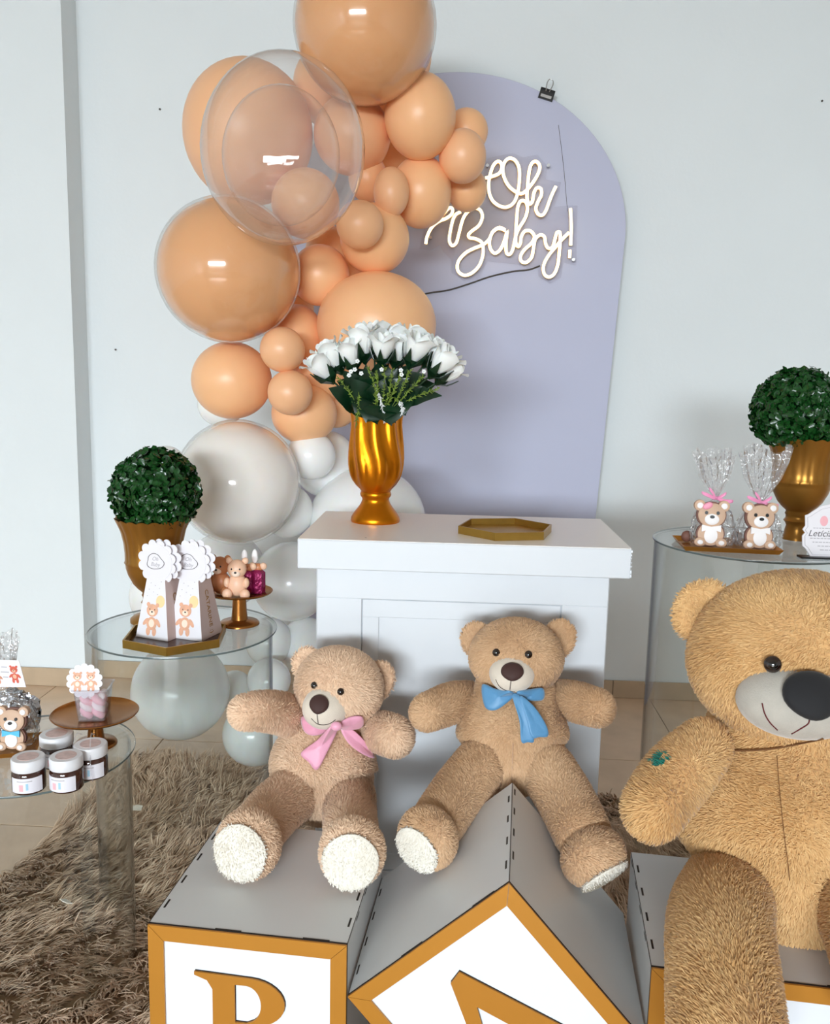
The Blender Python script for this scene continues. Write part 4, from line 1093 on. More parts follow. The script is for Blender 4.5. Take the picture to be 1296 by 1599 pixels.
# ================================================================== milk carton favour boxes
def favour_box(fl, frr, label, word):
    z = TZ + 0.0045
    a = onz(*fl, z); b = onz(*frr, z); w = np.linalg.norm(b - a); u = nrm(b - a); v = np.array([-u[1], u[0], 0])
    c = (a + b) / 2 + v * w / 2
    t = thing('favour_box', c, label, 'favour box', 'milk carton favour boxes')
    hgt = 0.148; tw_ = 0.26 * w
    bot = [c - u * w / 2 - v * w / 2, c + u * w / 2 - v * w / 2, c + u * w / 2 + v * w / 2, c - u * w / 2 + v * w / 2]
    tc_ = c + np.array([0, 0, hgt])
    top = [tc_ + s1 * u * tw_ + s2 * v * tw_ for s1, s2 in [(-1, -1), (1, -1), (1, 1), (-1, 1)]]
    mb = MB(); mb.add(bot + top, [(3, 2, 1, 0), (4, 5, 6, 7), (2, 3, 7, 6), (3, 0, 4, 7), (0, 1, 5, 4)]); make('carton', mb, 'paper', t, 0)
    o3 = v * 0.0; mb = MB(); q = [bot[1], bot[2], top[2], top[1]]; nn = nrm(np.cross(q[1] - q[0], q[3] - q[0]))
    mb.add(q + [p + nn * 0.0006 for p in q], [(0, 3, 2, 1), (4, 5, 6, 7), (0, 1, 5, 4), (1, 2, 6, 5), (2, 3, 7, 6), (3, 0, 4, 7)]); make('carton_side', mb, 'paperside', t, 0)
    ff = Frame((bot[0] + bot[1]) / 2, u, (top[0] + top[1]) / 2 - (bot[0] + bot[1]) / 2)
    print_bear(ff, -0.003, 0.008, 0.076, t)
    plate('printed_balloon', ell(0.017, 0.088, 0.012, 0.014), ff, 0.0003, 0.0006, 'printballoon', t)
    for k in range(9):
        plate('printed_dot', ell(-0.02 + 0.04 * ((k * 37) % 10) / 10, 0.098 + 0.005 * k, 0.0010, n=8), ff, 0.0003, 0.0006, 'inklight', t)
    fs = Frame((bot[1] + bot[2]) / 2 + nn * 0.0008, v, (top[1] + top[2]) / 2 - (bot[1] + bot[2]) / 2)
    f2 = Frame(fs.p(0, 0.062, 0), fs.v, -fs.u, fs.n) if False else Frame(fs.p(0, 0.060, 0), -fs.v, fs.u, fs.n)
    text('side_lettering', word, f2, 0.0185, 0.0, 0.0004, 'inkgold', t)
    # scalloped badge in two layers
    fc_ = Frame((top[0] + top[1]) / 2 - v * 0.001, u, (0, 0, 1)); r = 0.053
    plate('badge_back', scallop(0.016, 0.032, r * 0.96), fc_, -0.008, -0.0065, 'paper', t)
    plate('badge', scallop(0.004, 0.028, r), fc_, 0.0, 0.0012, 'paper', t)
    plate('badge_disc', ell(0.004, 0.028, r * .80, n=40), fc_, 0.0012, 0.0020, 'paper', t)
    cl = [((0.0235 + 0.0022 * math.cos(3 * t_ + 1.0) + 0.0012 * math.cos(5 * t_)) * math.cos(t_), 0.029 + (0.0185 + 0.0016 * math.cos(3 * t_ + 1)) * math.sin(t_)) for t_ in np.linspace(0, 2 * PI, 48, endpoint=False)]
    ci_ = [(x * .93, 0.029 + (y - 0.029) * .93) for x, y in cl]
    shape2d('badge_outline', [cl, ci_], fc_, 0.0020, 0.0024, 'ink', t)
    text('badge_lettering', 'Oh\nBaby', Frame(fc_.p(0, 0.029, 0), fc_.u, fc_.v), 0.013, 0.0020, 0.0023, 'inklight', t, 0.3)
favour_box((212, 994), (262, 1002), 'left milk carton box with scalloped badge and printed teddy', 'CATARINE')
favour_box((263, 995), (315, 1002), 'right milk carton box with scalloped badge and printed teddy', 'CATARINE :)')

# ================================================================== cake stands
def cake_stand(bpx, ppx, prx, brx, z, m, label):
    c = onz(*bpx, z); q = P(*ppx, c[1]); k = mpp(q); hgt = q[2] - z; c2 = np.array([c[0], c[1], z])
    R_, B_ = prx * k, brx * k
    t = thing('cake_stand', c2, label, 'cake stand', 'small metal cake stands')
    mb = MB(); lathe(mb, [(B_, 0), (B_, .003), (B_ * .93, .007), (B_ * .5, .010), (B_ * .40, .013)], c2, 48); make('stand_foot', mb, m, t, 50)
    mb = MB(); lathe(mb, [(B_ * .42, .009), (B_ * .36, hgt * .5), (B_ * .33, hgt - .006)], c2, 32); make('stand_stem', mb, m, t, 50)
    mb = MB(); lathe(mb, [(B_ * .33, hgt - .008), (R_ * .6, hgt - .006), (R_ * .96, hgt + .002), (R_, hgt + .006), (R_ * .985, hgt + .007), (R_ * .93, hgt + .003), (R_ * .6, hgt - .002), (0.002, hgt - .002)], c2, 64); make('stand_plate', mb, m, t, 50)
    return np.array([c2[0], c2[1], z + hgt - .002]), R_
s1c, s1r = cake_stand((374, 974), (374, 926), 52, 31, TZ, 'copper', 'small gold cake stand holding the bear chocolates')
s2c, s2r = cake_stand((150, 1162), (135, 1116), 66, 32, T2[2], 'copper', 'copper cake stand holding the marshmallow cup')

def choc_bear(c, h, m, label, yaw=0.0):
    t = thing('bear_chocolate', c, label, 'chocolate', 'bear chocolates on the gold stand')
    f = up_frame(c, yaw); b = lambda nm, x, y, z, rx, ry, rz, mm=m: make(nm, ball(MB(), Frame(f.p(x * h, y * h, z * h), f.u, f.v, f.n), rx * h, ry * h, rz * h, 20, 14), mm, t, 180)
    b('body', 0, .30, 0, .25, .30, .20); b('head', 0, .72, .03, .24, .24, .20)
    b('ear', -.20, .92, 0, .085, .085, .05); b('ear', .20, .92, 0, .085, .085, .05)
    b('foot', -.22, .10, .18, .13, .14, .10); b('foot', .22, .10, .18, .13, .14, .10)
    b('paw', -.24, .38, .10, .08, .13, .08); b('paw', .24, .38, .10, .08, .13, .08)
    b('muzzle', 0, .63, .18, .115, .09, .08, 'printcream')
    b('nose', 0, .665, .255, .035, .025, .02, 'black'); b('eye', -.10, .745, .205, .024, .026, .014, 'black'); b('eye', .10, .745, .205, .024, .026, .014, 'black')
k1 = mpp(s1c)
choc_bear(P(371, 937, s1c[1] - .030) * np.array([1, 1, 0]) + np.array([0, 0, s1c[2] + .001]), 61 * k1, 'chocpink', 'pale pink bear chocolate in front on the gold stand')
choc_bear(P(345, 932, s1c[1] - .008) * np.array([1, 1, 0]) + np.array([0, 0, s1c[2] + .001]), 62 * k1, 'choctan', 'darker tan bear chocolate behind the milk carton badge', -.25)
for x, dy, lb in [(387, .004, 'magenta wrapped chocolate with white tip right behind the pink bear'), (403, .012, 'magenta wrapped chocolate with white tip farthest right on the stand')]:
    c = P(x, 930, s1c[1] + dy) * np.array([1, 1, 0]) + np.array([0, 0, s1c[2] + .001]); h = 44 * k1
    t = thing('wrapped_chocolate', c, lb, 'chocolate', 'magenta wrapped chocolates')
    mb = MB(); lathe(mb, [(.22 * h, 0), (.25 * h, .05 * h), (.25 * h, .75 * h), (.18 * h, .82 * h), (.10 * h, .88 * h)], c, 14, lambda a, i, r: r * (1 + .06 * math.cos(7 * a))); make('wrapper', mb, 'burgundy', t, 30)
    f = up_frame(c)
    for sx in (-1, 1):
        mb = MB(); ball(mb, Frame(f.p(sx * .20 * h, .98 * h, .05 * h), f.u, f.v, f.n), .13 * h, .13 * h, .08 * h, 14, 10); make('topper_ear', mb, 'chocpink', t, 180)
    mb = MB(); ball(mb, Frame(f.p(0, .92 * h, 0.02 * h), f.u, f.v, f.n), .2 * h, .16 * h, .12 * h, 16, 10); make('topper', mb, 'choctan', t, 180)
    mb = MB(); ball(mb, Frame(f.p(-.12 * h, 1.30 * h, -.06 * h), f.u, f.v, f.n), .11 * h, .27 * h, .06 * h, 14, 12); make('white_tip', mb, 'icing', t, 180)

# ================================================================== marshmallow cup
f = up_frame(s2c + np.array([0.001, -0.006, 0.001]), 0.12); kk = mpp(s2c); w0, w1, hh = 20 * kk, 25 * kk, 50 * kk
cup = thing('marshmallow_cup', f.o, 'clear cup of pink marshmallows with scalloped tag on the copper stand', 'cup')
def sqring(w, y, r=.25, n=6):
    pts = []
    for q, (sx, sz) in enumerate([(1, 1), (-1, 1), (-1, -1), (1, -1)]):
        for a in np.linspace(q * PI / 2, (q + 1) * PI / 2, n): pts.append(f.p(w * (1 - r) * sx + w * r * math.cos(a), y, w * (1 - r) * sz + w * r * math.sin(a)))
    return np.array(pts)
mb = MB(); loft(mb, [sqring(w0, 0), sqring(w0 * 1.02, .002), sqring(w1, hh), sqring(w1 * 1.10, hh), sqring(w1 * 1.10, hh + .002), sqring(w1 * .96, hh), sqring(w0 * .95, .003)], True, True); make('clear_cup', mb, 'cup', cup, 40)
for k in range(4):
    sx, sz = (-.44, .44)[k % 2], (.44, -.44)[k // 2]
    for tw_, m in ((0, 'marsh'), (PI, 'marshw')):
        pth = [f.p(w0 * sx + .006 * math.cos(a + tw_), .007 + a / 9.5 * hh * .62, w0 * sz + .006 * math.sin(a + tw_)) for a in np.linspace(0, 9.5, 30)]
        mb = MB(); tube(mb, pth, .0075, 10); make('marshmallow_twist', mb, m, cup, 180)
tf = Frame(P(132, 1063, s2c[1] - .030), f.u, nrm(f.v + f.n * -.12))
plate('tag', scallop(0, 0, 27 * kk, 14, .13), tf, 0, .0012, 'paper', cup)
for sx in (-.0135, .0125):
    print_bear(tf, sx, -.021, .040, cup, ('printbear', 'printcream'), .0012)

# ================================================================== chocolate jars
def jar(bx_, by_, label, strap=False, yaw=0.0):
    c = onz(bx_, by_, T2[2]); k = mpp(c); R_ = 25.5 * k; h = 0.052
    t = thing('chocolate_jar', c, label, 'jar', 'small chocolate jars with white lids')
    mb = MB(); lathe(mb, [(R_ * .90, 0), (R_ * .98, .003), (R_ * .98, h * .66), (R_ * .90, h * .76), (R_ * .84, h * .82)], c, 40); make('glass_jar', mb, 'jarglass', t, 50)
    mb = MB(); lathe(mb, [(R_ * .96, h * .80), (R_ * .98, h * .82), (R_ * .98, h * 1.16), (R_ * .93, h * 1.20), (R_ * .3, h * 1.20)], c, 40); make('lid', mb, 'lid', t, 40)
    mb = MB(); prism(mb, ell(0, 0, R_ * .62, n=24), flat_frame(c + np.array([0, 0, h * 1.2])), .0001, .0006); make('lid_sticker', mb, 'lidprint', t, 0)
    a0 = -PI / 2 + .26 + yaw
    def strip(nm, a1, a2, z1, z2, m, off):
        aa = np.linspace(a1, a2, 14)
        V = [(c[0] + (R_ * .98 + off) * math.cos(a), c[1] + (R_ * .98 + off) * math.sin(a), c[2] + zz) for zz in (z1, z2) for a in aa]
        V += [(c[0] + (R_ * .98) * math.cos(a), c[1] + (R_ * .98) * math.sin(a), c[2] + zz) for zz in (z1, z2) for a in aa]
        n = 14; F_ = [(i, i + 1, n + i + 1, n + i) for i in range(n - 1)] + [(i, 2 * n + i, 2 * n + i + 1, i + 1) for i in range(n - 1)] + [(n + i, n + i + 1, 3 * n + i + 1, 3 * n + i) for i in range(n - 1)] + [(0, n, 3 * n, 2 * n), (n - 1, 3 * n - 1, 4 * n - 1, 2 * n - 1)]
        mb = MB(); mb.add(V, F_); make(nm, mb, m, t, 30)
    strip('label', a0 - 1.0, a0 + 1.0, h * .08, h * .62, 'label', .0006)
    strip('label_print', a0 - .42, a0 - .18, h * .16, h * .40, 'pinkprint', .0009)
    strip('label_print', a0 - .02, a0 + .12, h * .20, h * .44, 'blueprint', .0009)
    strip('label_print', a0 - .55, a0 + .35, h * .50, h * .53, 'inklight', .0009)
    if strap:
        for s_ in (-1, 1):
            q = [c + np.array([s_ * .017 - .002, -R_ - .002, 0.002]), c + np.array([s_ * .0165 - .004, -R_ - .004, .03]), c + np.array([s_ * .016 - .008, -R_ * .7, .066]), c + np.array([s_ * .014 - .008, -R_ * .3, .085]), c + np.array([s_ * .012 - .006, R_ * .2, .078])]
            mb = MB(); tube(mb, catmull(q, 6), .0012, 6); make('clear_strap', mb, 'cup', t, 180)
jar(46, 1231, 'front left chocolate jar on the low table'); jar(105, 1229, 'front chocolate jar next to the leftmost one, label turned left', yaw=-.35)
jar(143, 1209, 'right chocolate jar with clear straps under the copper stand', True, -.1); jar(90, 1192, 'back chocolate jar half hidden behind the front two')

# ================================================================== cookies in cellophane
def cookie_bear(c, h, label, icing, yaw=0.0, hat=None, lean=0.0):
    f0 = up_frame(c, yaw); f = Frame(c, f0.u, nrm(f0.v - f0.n * lean))
    t = thing('bear_cookie', c, label, 'cookie', 'iced bear cookies')
    pl = lambda nm, pts, c0, c1, m, dm=0.0: plate(nm, [(x * h, y * h) for x, y in pts], f, c0, c1, m, t, dm)
    pl('biscuit', ell(0, .27, .30, .27, 28), -.008, 0.0, 'cookiechoc'); pl('biscuit_head', ell(0, .68, .315, .29, 28), -.008, 0.0, 'cookiechoc')
    pl('body_icing', ell(0, .27, .27, .25, 28), 0, .004, 'cookie', .002)
    for s_ in (-1, 1):
        pl('ear', ell(.25 * s_, .88, .12, .12), -.008, .003, 'cookie', .002); pl('ear_inner', ell(.25 * s_, .88, .065, .065), .003, .006, 'icing' if icing != 'icingpink' else 'icingpink', .001)
        pl('foot', ell(.22 * s_, .09, .12, .10), .003, .008, 'cookie', .003); pl('foot_pad', ell(.22 * s_, .09, .06, .05), .008, .0125, 'icing', .001)
    pl('head_icing', ell(0, .68, .285, .26, 28), .002, .006, 'cookie', .003)
    pl('muzzle', ell(0, .59, .15, .12), .008, .010, 'icing', .002); pl('belly', ell(0, .24, .14, .17), .005, .0075, 'icing', .001)
    pl('bow_tie', [(-.20, .47), (0, .43), (.20, .47), (.20, .32), (0, .38), (-.20, .32)], .006, .010, icing)
    pl('nose', ell(0, .645, .05, .035, 12), .012, .0135, 'black'); pl('eye', ell(-.12, .73, .035, .04, 10), .0088, .0105, 'black'); pl('eye', ell(.12, .73, .035, .04, 10), .0088, .0105, 'black')
    if hat: pl('head_bow', ell(-.10, .88, .11, .07, rot=.5), .006, .010, hat, .003)
def bag(c, w, d, hn, ht, label, wt, ribbon='ribbonpink', yaw=0.0, lean=(0, 0), seed=1):
    rg = np.random.default_rng(seed); t = thing('cellophane_bag', c, label, 'bag', 'clear cellophane favour bags')
    f = flat_frame(c, yaw); n = 56; th = np.linspace(0, 2 * PI, n, endpoint=False); rings = []
    ph_ = rg.random(8) * 6.28
    prof = [(0, .92), (.04, 1.0), (.25, 1.04), (.5, .96), (.72, .76), (.86, .42), (.96, .16), (1.0, .11), (1.05, .15), (1.2, .36), (1.45, .66), (1.75, .84), (2.0, .95)]
    for zz, s_ in prof:
        z = hn * zz if zz <= 1 else hn + (zz - 1) * (ht - hn)
        up_ = zz > 1
        am = (.06 + .10 * min(1, zz)) if not up_ else .22
        pl = am * (np.sin(11 * th + ph_[0] + .6 * zz) * .5 + np.sin(17 * th + ph_[1]) * .35 + np.sin(7 * th + ph_[2] + zz) * .4) + .03 * rg.normal(size=n)
        a = (w if not up_ else wt) / 2 * s_ * (1 + pl); b = (d if not up_ else wt * .45) / 2 * s_ * (1 + pl)
        top = (zz == 2.0) * .012 * np.sin(3 * th + ph_[3])
        rings.append(np.array([f.p(a[j] * math.cos(th[j]) + lean[0] * max(0, z - hn), b[j] * math.sin(th[j]) + lean[1] * max(0, z - hn), z + (top[j] if zz == 2.0 else 0)) for j in range(n)]))
    mb = MB(); loft(mb, rings, True, False); make('film', mb, 'cello', t, 18)
    nk = f.p(0, 0, hn); wf = up_frame(nk, yaw)
    if ribbon:
        mb = MB(); lathe(mb, [(w * .062, -.004), (w * .085, 0), (w * .062, .004)], nk, 20, cap0=False, cap1=False); make('ribbon_band', mb, ribbon, t, 180)
        for s_, dz, ln in [(-1, .012, .034), (1, -.006, .036), (-1, .022, .018), (1, .012, .02)]:
            o2 = [wf.p(s_ * .002, -.003, .008), wf.p(s_ * ln * .5, dz * .6 - .006, .012), wf.p(s_ * ln, dz - .003, .012), wf.p(s_ * ln * 1.02, dz + .004, .011), wf.p(s_ * ln * .5, dz * .6 + .003, .013), wf.p(s_ * .002, .003, .009)]
            mb = MB(); pillow(mb, smooth_outline(o2, 4), .0012, 4); make('ribbon_loop', mb, ribbon, t, 180)
    return nk
def tray(fl, frr, depth, z, label, hgt=.012):
    a, b = onz(*fl, z), onz(*frr, z); u = nrm(b - a); v = np.array([-u[1], u[0], 0]); L = np.linalg.norm(b - a)
    f = Frame(a, u, v, (0, 0, 1)); e = .008
    t = thing('gold_tray', f.p(L / 2, depth / 2, 0), label, 'tray', 'rectangular gold trays')
    mb = MB(); prism(mb, [(e, e), (L - e, e), (L - e, depth - e), (e, depth - e)], f, .0003, .0025); make('tray_bottom', mb, 'traygold', t, 0)
    B = [(e, e), (L - e, e), (L - e, depth - e), (e, depth - e)]; T_ = [(0, 0), (L, 0), (L, depth), (0, depth)]
    for k in range(4):
        k2 = (k + 1) % 4; ti = lambda q: (q[0] + (.0018 if q[0] < L / 2 else -.0018), q[1] + (.0018 if q[1] < depth / 2 else -.0018))
        V = [f.p(*B[k], .0005), f.p(*B[k2], .0005), f.p(*T_[k2], hgt), f.p(*T_[k], hgt), f.p(*ti(B[k]), .002), f.p(*ti(B[k2]), .002), f.p(*ti(T_[k2]), hgt), f.p(*ti(T_[k]), hgt)]
        mb = MB(); mb.add(V, [(0, 1, 2, 3), (7, 6, 5, 4), (3, 2, 6, 7), (0, 3, 7, 4), (1, 5, 6, 2), (0, 4, 5, 1)]); make('tray_side', mb, 'traygold', t, 0)
    return f, L
z3 = T3[2]
tf3, tl3 = tray((1066, 861), (1224, 868), .15, z3, 'long gold tray under the two bagged bear cookies')
kt = mpp(tf3.o)
zc = z3 + .0035
cb1 = onz(1108, 853, zc); cb2 = onz(1184, 857, zc)
cookie_bear(cb1, 74 * kt, 'left bagged bear cookie with pink hair bow on the tall table', 'icing', -.15, 'icingpink', .08)
cookie_bear(cb2, 74 * kt, 'right bagged bear cookie beside the urn on the tall table', 'icing', -.05, None, .08)
bag(onz(1112, 850, zc), 66 * kt, 34 * kt, 76 * kt, 150 * kt, 'cellophane bag with pink ribbon on the left of the tall table', 60 * kt, yaw=-.1, lean=(-.12, 0), seed=3)
bag(onz(1182, 853, zc), 70 * kt, 34 * kt, 72 * kt, 158 * kt, 'cellophane bag with pink ribbon next to the urn', 78 * kt, yaw=-.05, lean=(.02, 0), seed=5)
for x, y in [(1072, 846), (1150, 846)]:
    q = onz(x, y, zc); mb = MB(); ball(mb, Frame(q + np.array([0, 0, .014]), (1, 0, 0), (0, 1, 0)), .014, .010, .014, 16, 10)
    tag(make('brown_sweet', mb, 'cookiechoc', None, 180), 'brown chocolate sweet at the left tip of the long tray' if x < 1100 else 'brown chocolate sweet between the two cookie bags', 'sweet')
# printed card in a stand on the tall table
q = onz(1302, 872, z3); cf_ = up_frame(q, -.05); cfr = Frame(q + np.array([0, 0, .003]), cf_.u, nrm(cf_.v - cf_.n * .10)); kq = mpp(q)
card = thing('message_card', q, 'white ornate message card standing at the right edge of the tall table', 'card')
half = [(0, 0), (-36, 0), (-44, 12), (-49, 16), (-50, 32), (-46, 37), (-50, 42), (-46, 48), (-47, 64), (-42, 66), (-34, 72), (-24, 79), (-12, 82), (0, 84)]
ol = [(a * kq, b * kq) for a, b in half] + [(-a * kq, b * kq) for a, b in half[::-1][1:-1]]
plate('card_board', ol, cfr, -.003, 0, 'paper', card)
oi = [(a * .93, .004 + b * .91) for a, b in ol]; oj = [(a * .915, .0047 + b * .90) for a, b in ol]
shape2d('card_border', [oi, oj], cfr, 0, .0004, 'inklight', card)
plate('printed_pink_foot', ell(-18 * kq, 56 * kq, 6 * kq, 8 * kq), cfr, 0, .0004, 'pinkprint', card)
plate('printed_teal_foot', ell(-2 * kq, 54 * kq, 6 * kq, 8 * kq), cfr, 0, .0004, 'greenprint', card)
text('card_name', 'Let\u00edcia ou', Frame(cfr.p(-14 * kq, 36 * kq, 0), cfr.u, cfr.v), 14 * kq, 0, .0004, 'ink', card, .3)
for k, (w_, yy) in enumerate([(34, 44), (38, 28), (34, 22), (26, 16), (22, 10)]):
    mb = MB(); x = -w_
    while x < w_:
        l = random.uniform(2.5, 6); prism(mb, [(x * kq, yy * kq), ((x + l) * kq, yy * kq), ((x + l) * kq, (yy + 1.2) * kq), (x * kq, (yy + 1.2) * kq)], cfr, 0, .0004); x += l + 1.3
    make('fine_print', mb, 'inklight', card, 0)
mb = MB(); box(mb, Frame(q, cf_.u, cf_.v, cf_.n), -54 * kq, 54 * kq, 0, .004, -.012, .016); make('card_stand', mb, 'clip', card, 0)

# low table: tray with bagged blue bow cookie and gift card
tf2, tl2 = tray((-96, 1196), (58, 1182), .10, T2[2], 'gold tray at the far left of the low table')
z2 = T2[2] + .0035
k2 = 0.00131
cbp = onz(20, 1170, z2 + .012); k2 = mpp(cbp)
cookie_bear(cbp, 68 * k2, 'bear cookie with blue bow at the far left edge', 'icingblue', .0, None, .1)
nk = bag(onz(8, 1158, z2), 104 * k2, 62 * k2, 84 * k2, 178 * k2, 'cellophane bag around the cookie with the blue bow', 62 * k2, ribbon=None, seed=9)
mb = MB(); fq = up_frame(onz(16, 1152, z2))
rg = np.random.default_rng(4); v_, f_s = sph(26, 18); vv = v_ * (1 + .10 * rg.normal(size=(len(v_), 1)))
mb.add(fq.o + np.outer(vv[:, 0] * 44 * k2, fq.u) + np.outer(vv[:, 1] * 36 * k2 + 40 * k2, fq.v) + np.outer(vv[:, 2] * 17 * k2, -fq.n) + fq.n * -.018, f_s)
tag(make('foil_parcel', mb, 'foil', None, 12), 'crumpled silver foil parcel behind the cookie with the blue bow', 'parcel')
gq = P(20, 1072, nk[1] - .048); gf = Frame(gq, nrm(up_frame(gq).u + np.array([0, 0, -.02])), nrm(np.array([-.18, .12, 1.0])))
gc = thing('gift_card', gq, 'white gift card with printed red teddies on the silver parcel', 'card')
plate('card_paper', [(-42 * k2, -2 * k2), (21 * k2, 0), (5 * k2 + 12 * k2, 42 * k2), (-42 * k2, 42 * k2)], gf, 0, .0012, 'paper', gc)
print_bear(gf, 6.5 * k2, 6 * k2, 28 * k2, gc, ('printred', 'printbear'), .0012); print_bear(gf, -21 * k2, 4 * k2, 24 * k2, gc, ('printbear2', 'printcream'), .0012)
for yy, w_ in [(30, 9), (22, 13), (14, 8)]:
    mb = MB(); prism(mb, [((-8 - w_ / 2) * k2, yy * k2), ((-8 + w_ / 2) * k2, yy * k2), ((-8 + w_ / 2) * k2, (yy + 1.6) * k2), ((-8 - w_ / 2) * k2, (yy + 1.6) * k2)], gf, .0012, .0016); make('fine_print', mb, 'inklight', gc, 0)
mb = MB(); lathe(mb, [(.004, -.02), (.006, -.01), (.006, .012), (.012, .02)], P(58, 1150, cbp[1]), 10)
# nail marks on the wall
for x, y, lb in [(250, 171, 'tiny nail in the wall left of the upper balloons'), (181, 546, 'tiny nail in the wall left of the middle balloons'), (1283, 158, 'tiny nail in the wall at the upper right')]:
    q = onplane(x, y, rw(0, YB), rw(0, 1)); mb = MB(); lathe(mb, [(.0022, 0), (.0022, .004), (.004, .004), (.0035, .006)], q, 8, axis=Frame(q, rw(1, 0), (0, 0, 1), -rw(0, 1)))
    tag(make('nail', mb, 'nail', None, 0), lb, 'nail')

# ================================================================== teddy bears
from mathutils.bvhtree import BVHTree
def bvh(*mbs):
    V = []; F_ = []; n = 0
    for m_ in mbs:
        v = m_.verts(); V += v.tolist(); F_ += [[i + n for i in q] for q in m_.f]; n += len(v)
    return BVHTree.FromPolygons(V, F_)
def hit(tree, x, y, lift=0.0):
    d = nrm(ray(x, y)); r = tree.ray_cast(Vector(CAM), Vector(d))
    if r[0] is None: return None, None
    return np.array(r[0]) - d * lift, np.array(r[1])
def area_of(mb):
    V = mb.verts(); a = 0
    for q in mb.f:
        for i in range(1, len(q) - 1): a += np.linalg.norm(np.cross(V[q[i]] - V[q[0]], V[q[i + 1]] - V[q[0]])) / 2
    return a
def px3(l): return [P(x, y, Y) for x, y, Y, r in l], [r * mpp(P(x, y, Y)) for x, y, Y, r in l]
def teddy(sp):
    base = np.asarray(sp['base'])
    t = thing('teddy_bear', base, sp['label'], 'teddy bear', 'plush teddy bears')
    fm, L, w, den = sp['fur'], sp['len'], sp['wid'], sp['den']
    def furry(nm, mb, comb=(0, 0, -1.0), par=t, mm=None, lay=.8, k=1.0):
        n = int(area_of(mb) / (0.62 * w * L) * den * k)
        comb = np.array(comb, float); comb[1] = 0.85; comb[2] = comb[2] * .8      # the pile lies back from the face
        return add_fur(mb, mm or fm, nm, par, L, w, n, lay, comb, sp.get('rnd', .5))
    # torso
    pts, rd = px3(sp['torso']); tb = MB(); limb(tb, pts, rd, 40, 8, sp['tflat'], RT); furry('torso', tb, (0, 0, -1))
    # head
    hx, hy, hY, hrx, hry, hrd, rho = sp['head']; hc_ = P(hx, hy, hY); k = mpp(hc_)
    u = RT * math.cos(rho) - UP * math.sin(rho); v = UP * math.cos(rho) + RT * math.sin(rho); hf = Frame(hc_, u, v, -FW)
    def hfn(q):
        q = q.copy(); q[:, 0] *= 1 + sp.get('cheek', .08) * np.clip(-q[:, 1] + .1, -.3, 1) * (1 - np.abs(q[:, 1])); return q
    hb = MB(); ball(hb, hf, hrx * k, hry * k, hrd * k, 48, 30, hfn)
    head = furry('head', hb, sp.get('hcomb', (0, 0, -1)))
    for ex, ey, eY, erx, ery, erot in sp['ears']:
        ec = P(ex, ey, eY); ek = mpp(ec)
        eu = u * math.cos(erot) - v * math.sin(erot); ev = v * math.cos(erot) + u * math.sin(erot)
        def efn(q):
            q = q.copy(); rho2 = np.hypot(q[:, 0], q[:, 1]); m_ = q[:, 2] > 0
            q[:, 2] = np.where(m_, q[:, 2] * np.clip(.25 + 1.0 * (rho2 - .25), .25, 1.0), q[:, 2]); return q
        eb = MB(); ball(eb, Frame(ec, eu, ev, nrm(-FW + UP * .1)), erx * ek, ery * ek, .42 * erx * ek, 30, 18, efn)
        furry('ear', eb, (0, 0, .3), head)
    tree = bvh(hb)
    mx, my, mrx, mry, mrd, mm = sp['muzzle']; mp, _ = hit(tree, mx, my); 
    muz = MB(); mf = Frame(mp + FW * mrd * k * .25, u, v, nrm(-FW + np.array(sp.get('mdir', (0, 0, 0)))))
    ball(muz, mf, mrx * k, mry * k, mrd * k, 40, 26)
    make('muzzle', muz, mm, head, 180)
    mt = bvh(muz)
    nx, ny, nrx, nry, nm_ = sp['nose']; npnt, nn = hit(mt, nx, ny)
    nb = MB(); nf = Frame(npnt, nrm(u - nn * np.dot(u, nn)), nrm(np.cross(nn, nrm(u - nn * np.dot(u, nn)))), nn)
    def nfn(q):
        q = q.copy(); q[:, 0] *= np.where(q[:, 1] < 0, 1 - .22 * q[:, 1] ** 2, 1 + .03 * q[:, 1]); return q
    ball(nb, nf, nrx * k, nry * k, min(nrx, nry) * k * .38, 28, 18, nfn); make('nose', nb, nm_, head, 180)
    for mouth_ in sp['mouth']:
        mp_ = []
        for x, y in mouth_:
            h_, _ = hit(mt, x, y, .0006)
            if h_ is not None: mp_.append(h_)
        if len(mp_) > 1:
            mb = MB(); tube(mb, catmull(mp_, 5), sp['stw'], 6); make('mouth_stitch', mb, sp['stm'], head, 180)
    for ex, ey, er in sp['eyes']:
        ep, en = hit(tree, ex, ey, sp.get('eyelift', .001))
        if ep is None: continue
        eb = MB(); en = nrm(en * .6 - FW * .6); e1 = nrm(np.cross(np.array([0, 0, 1.0]), en)); ef = Frame(ep + en * er * k * .15, e1, np.cross(en, e1), en)
        ball(eb, ef, er * k, er * k, er * k * .62, 20, 14); make('eye', eb, 'eye', head, 180)
        eb = MB(); ball(eb, Frame(ef.p(0, 0, er * k * .30), ef.u, ef.v, ef.n), er * k * .62, er * k * .62, er * k * .42, 16, 12); make('pupil', eb, 'pupil', head, 180)
    for arm_, comb in sp['arms']:
        p_, r_ = px3(arm_); ab = MB(); limb(ab, p_, r_, 28, 7, .92); furry('arm', ab, comb, mm=sp.get('armfur'))
    for leg_, foot_, pad, comb in sp['legs']:
        p_, r_ = px3(leg_); lb_ = MB(); limb(lb_, p_, r_, 30, 7, .95)
        if foot_ is not None:
            fc_, fr_, fdir = foot_
            fz = nrm(fdir); fu = nrm(np.cross(np.array([0, 0, 1.0]), fz)); fv = np.cross(fz, fu)
            ball(lb_, Frame(fc_, fu, fv, fz), fr_ * 1.0, fr_ * 1.06, fr_ * .86, 36, 22, lambda q: np.column_stack([q[:, 0], q[:, 1], np.where(q[:, 2] > .62, .62 + (q[:, 2] - .62) * .35, q[:, 2])]))
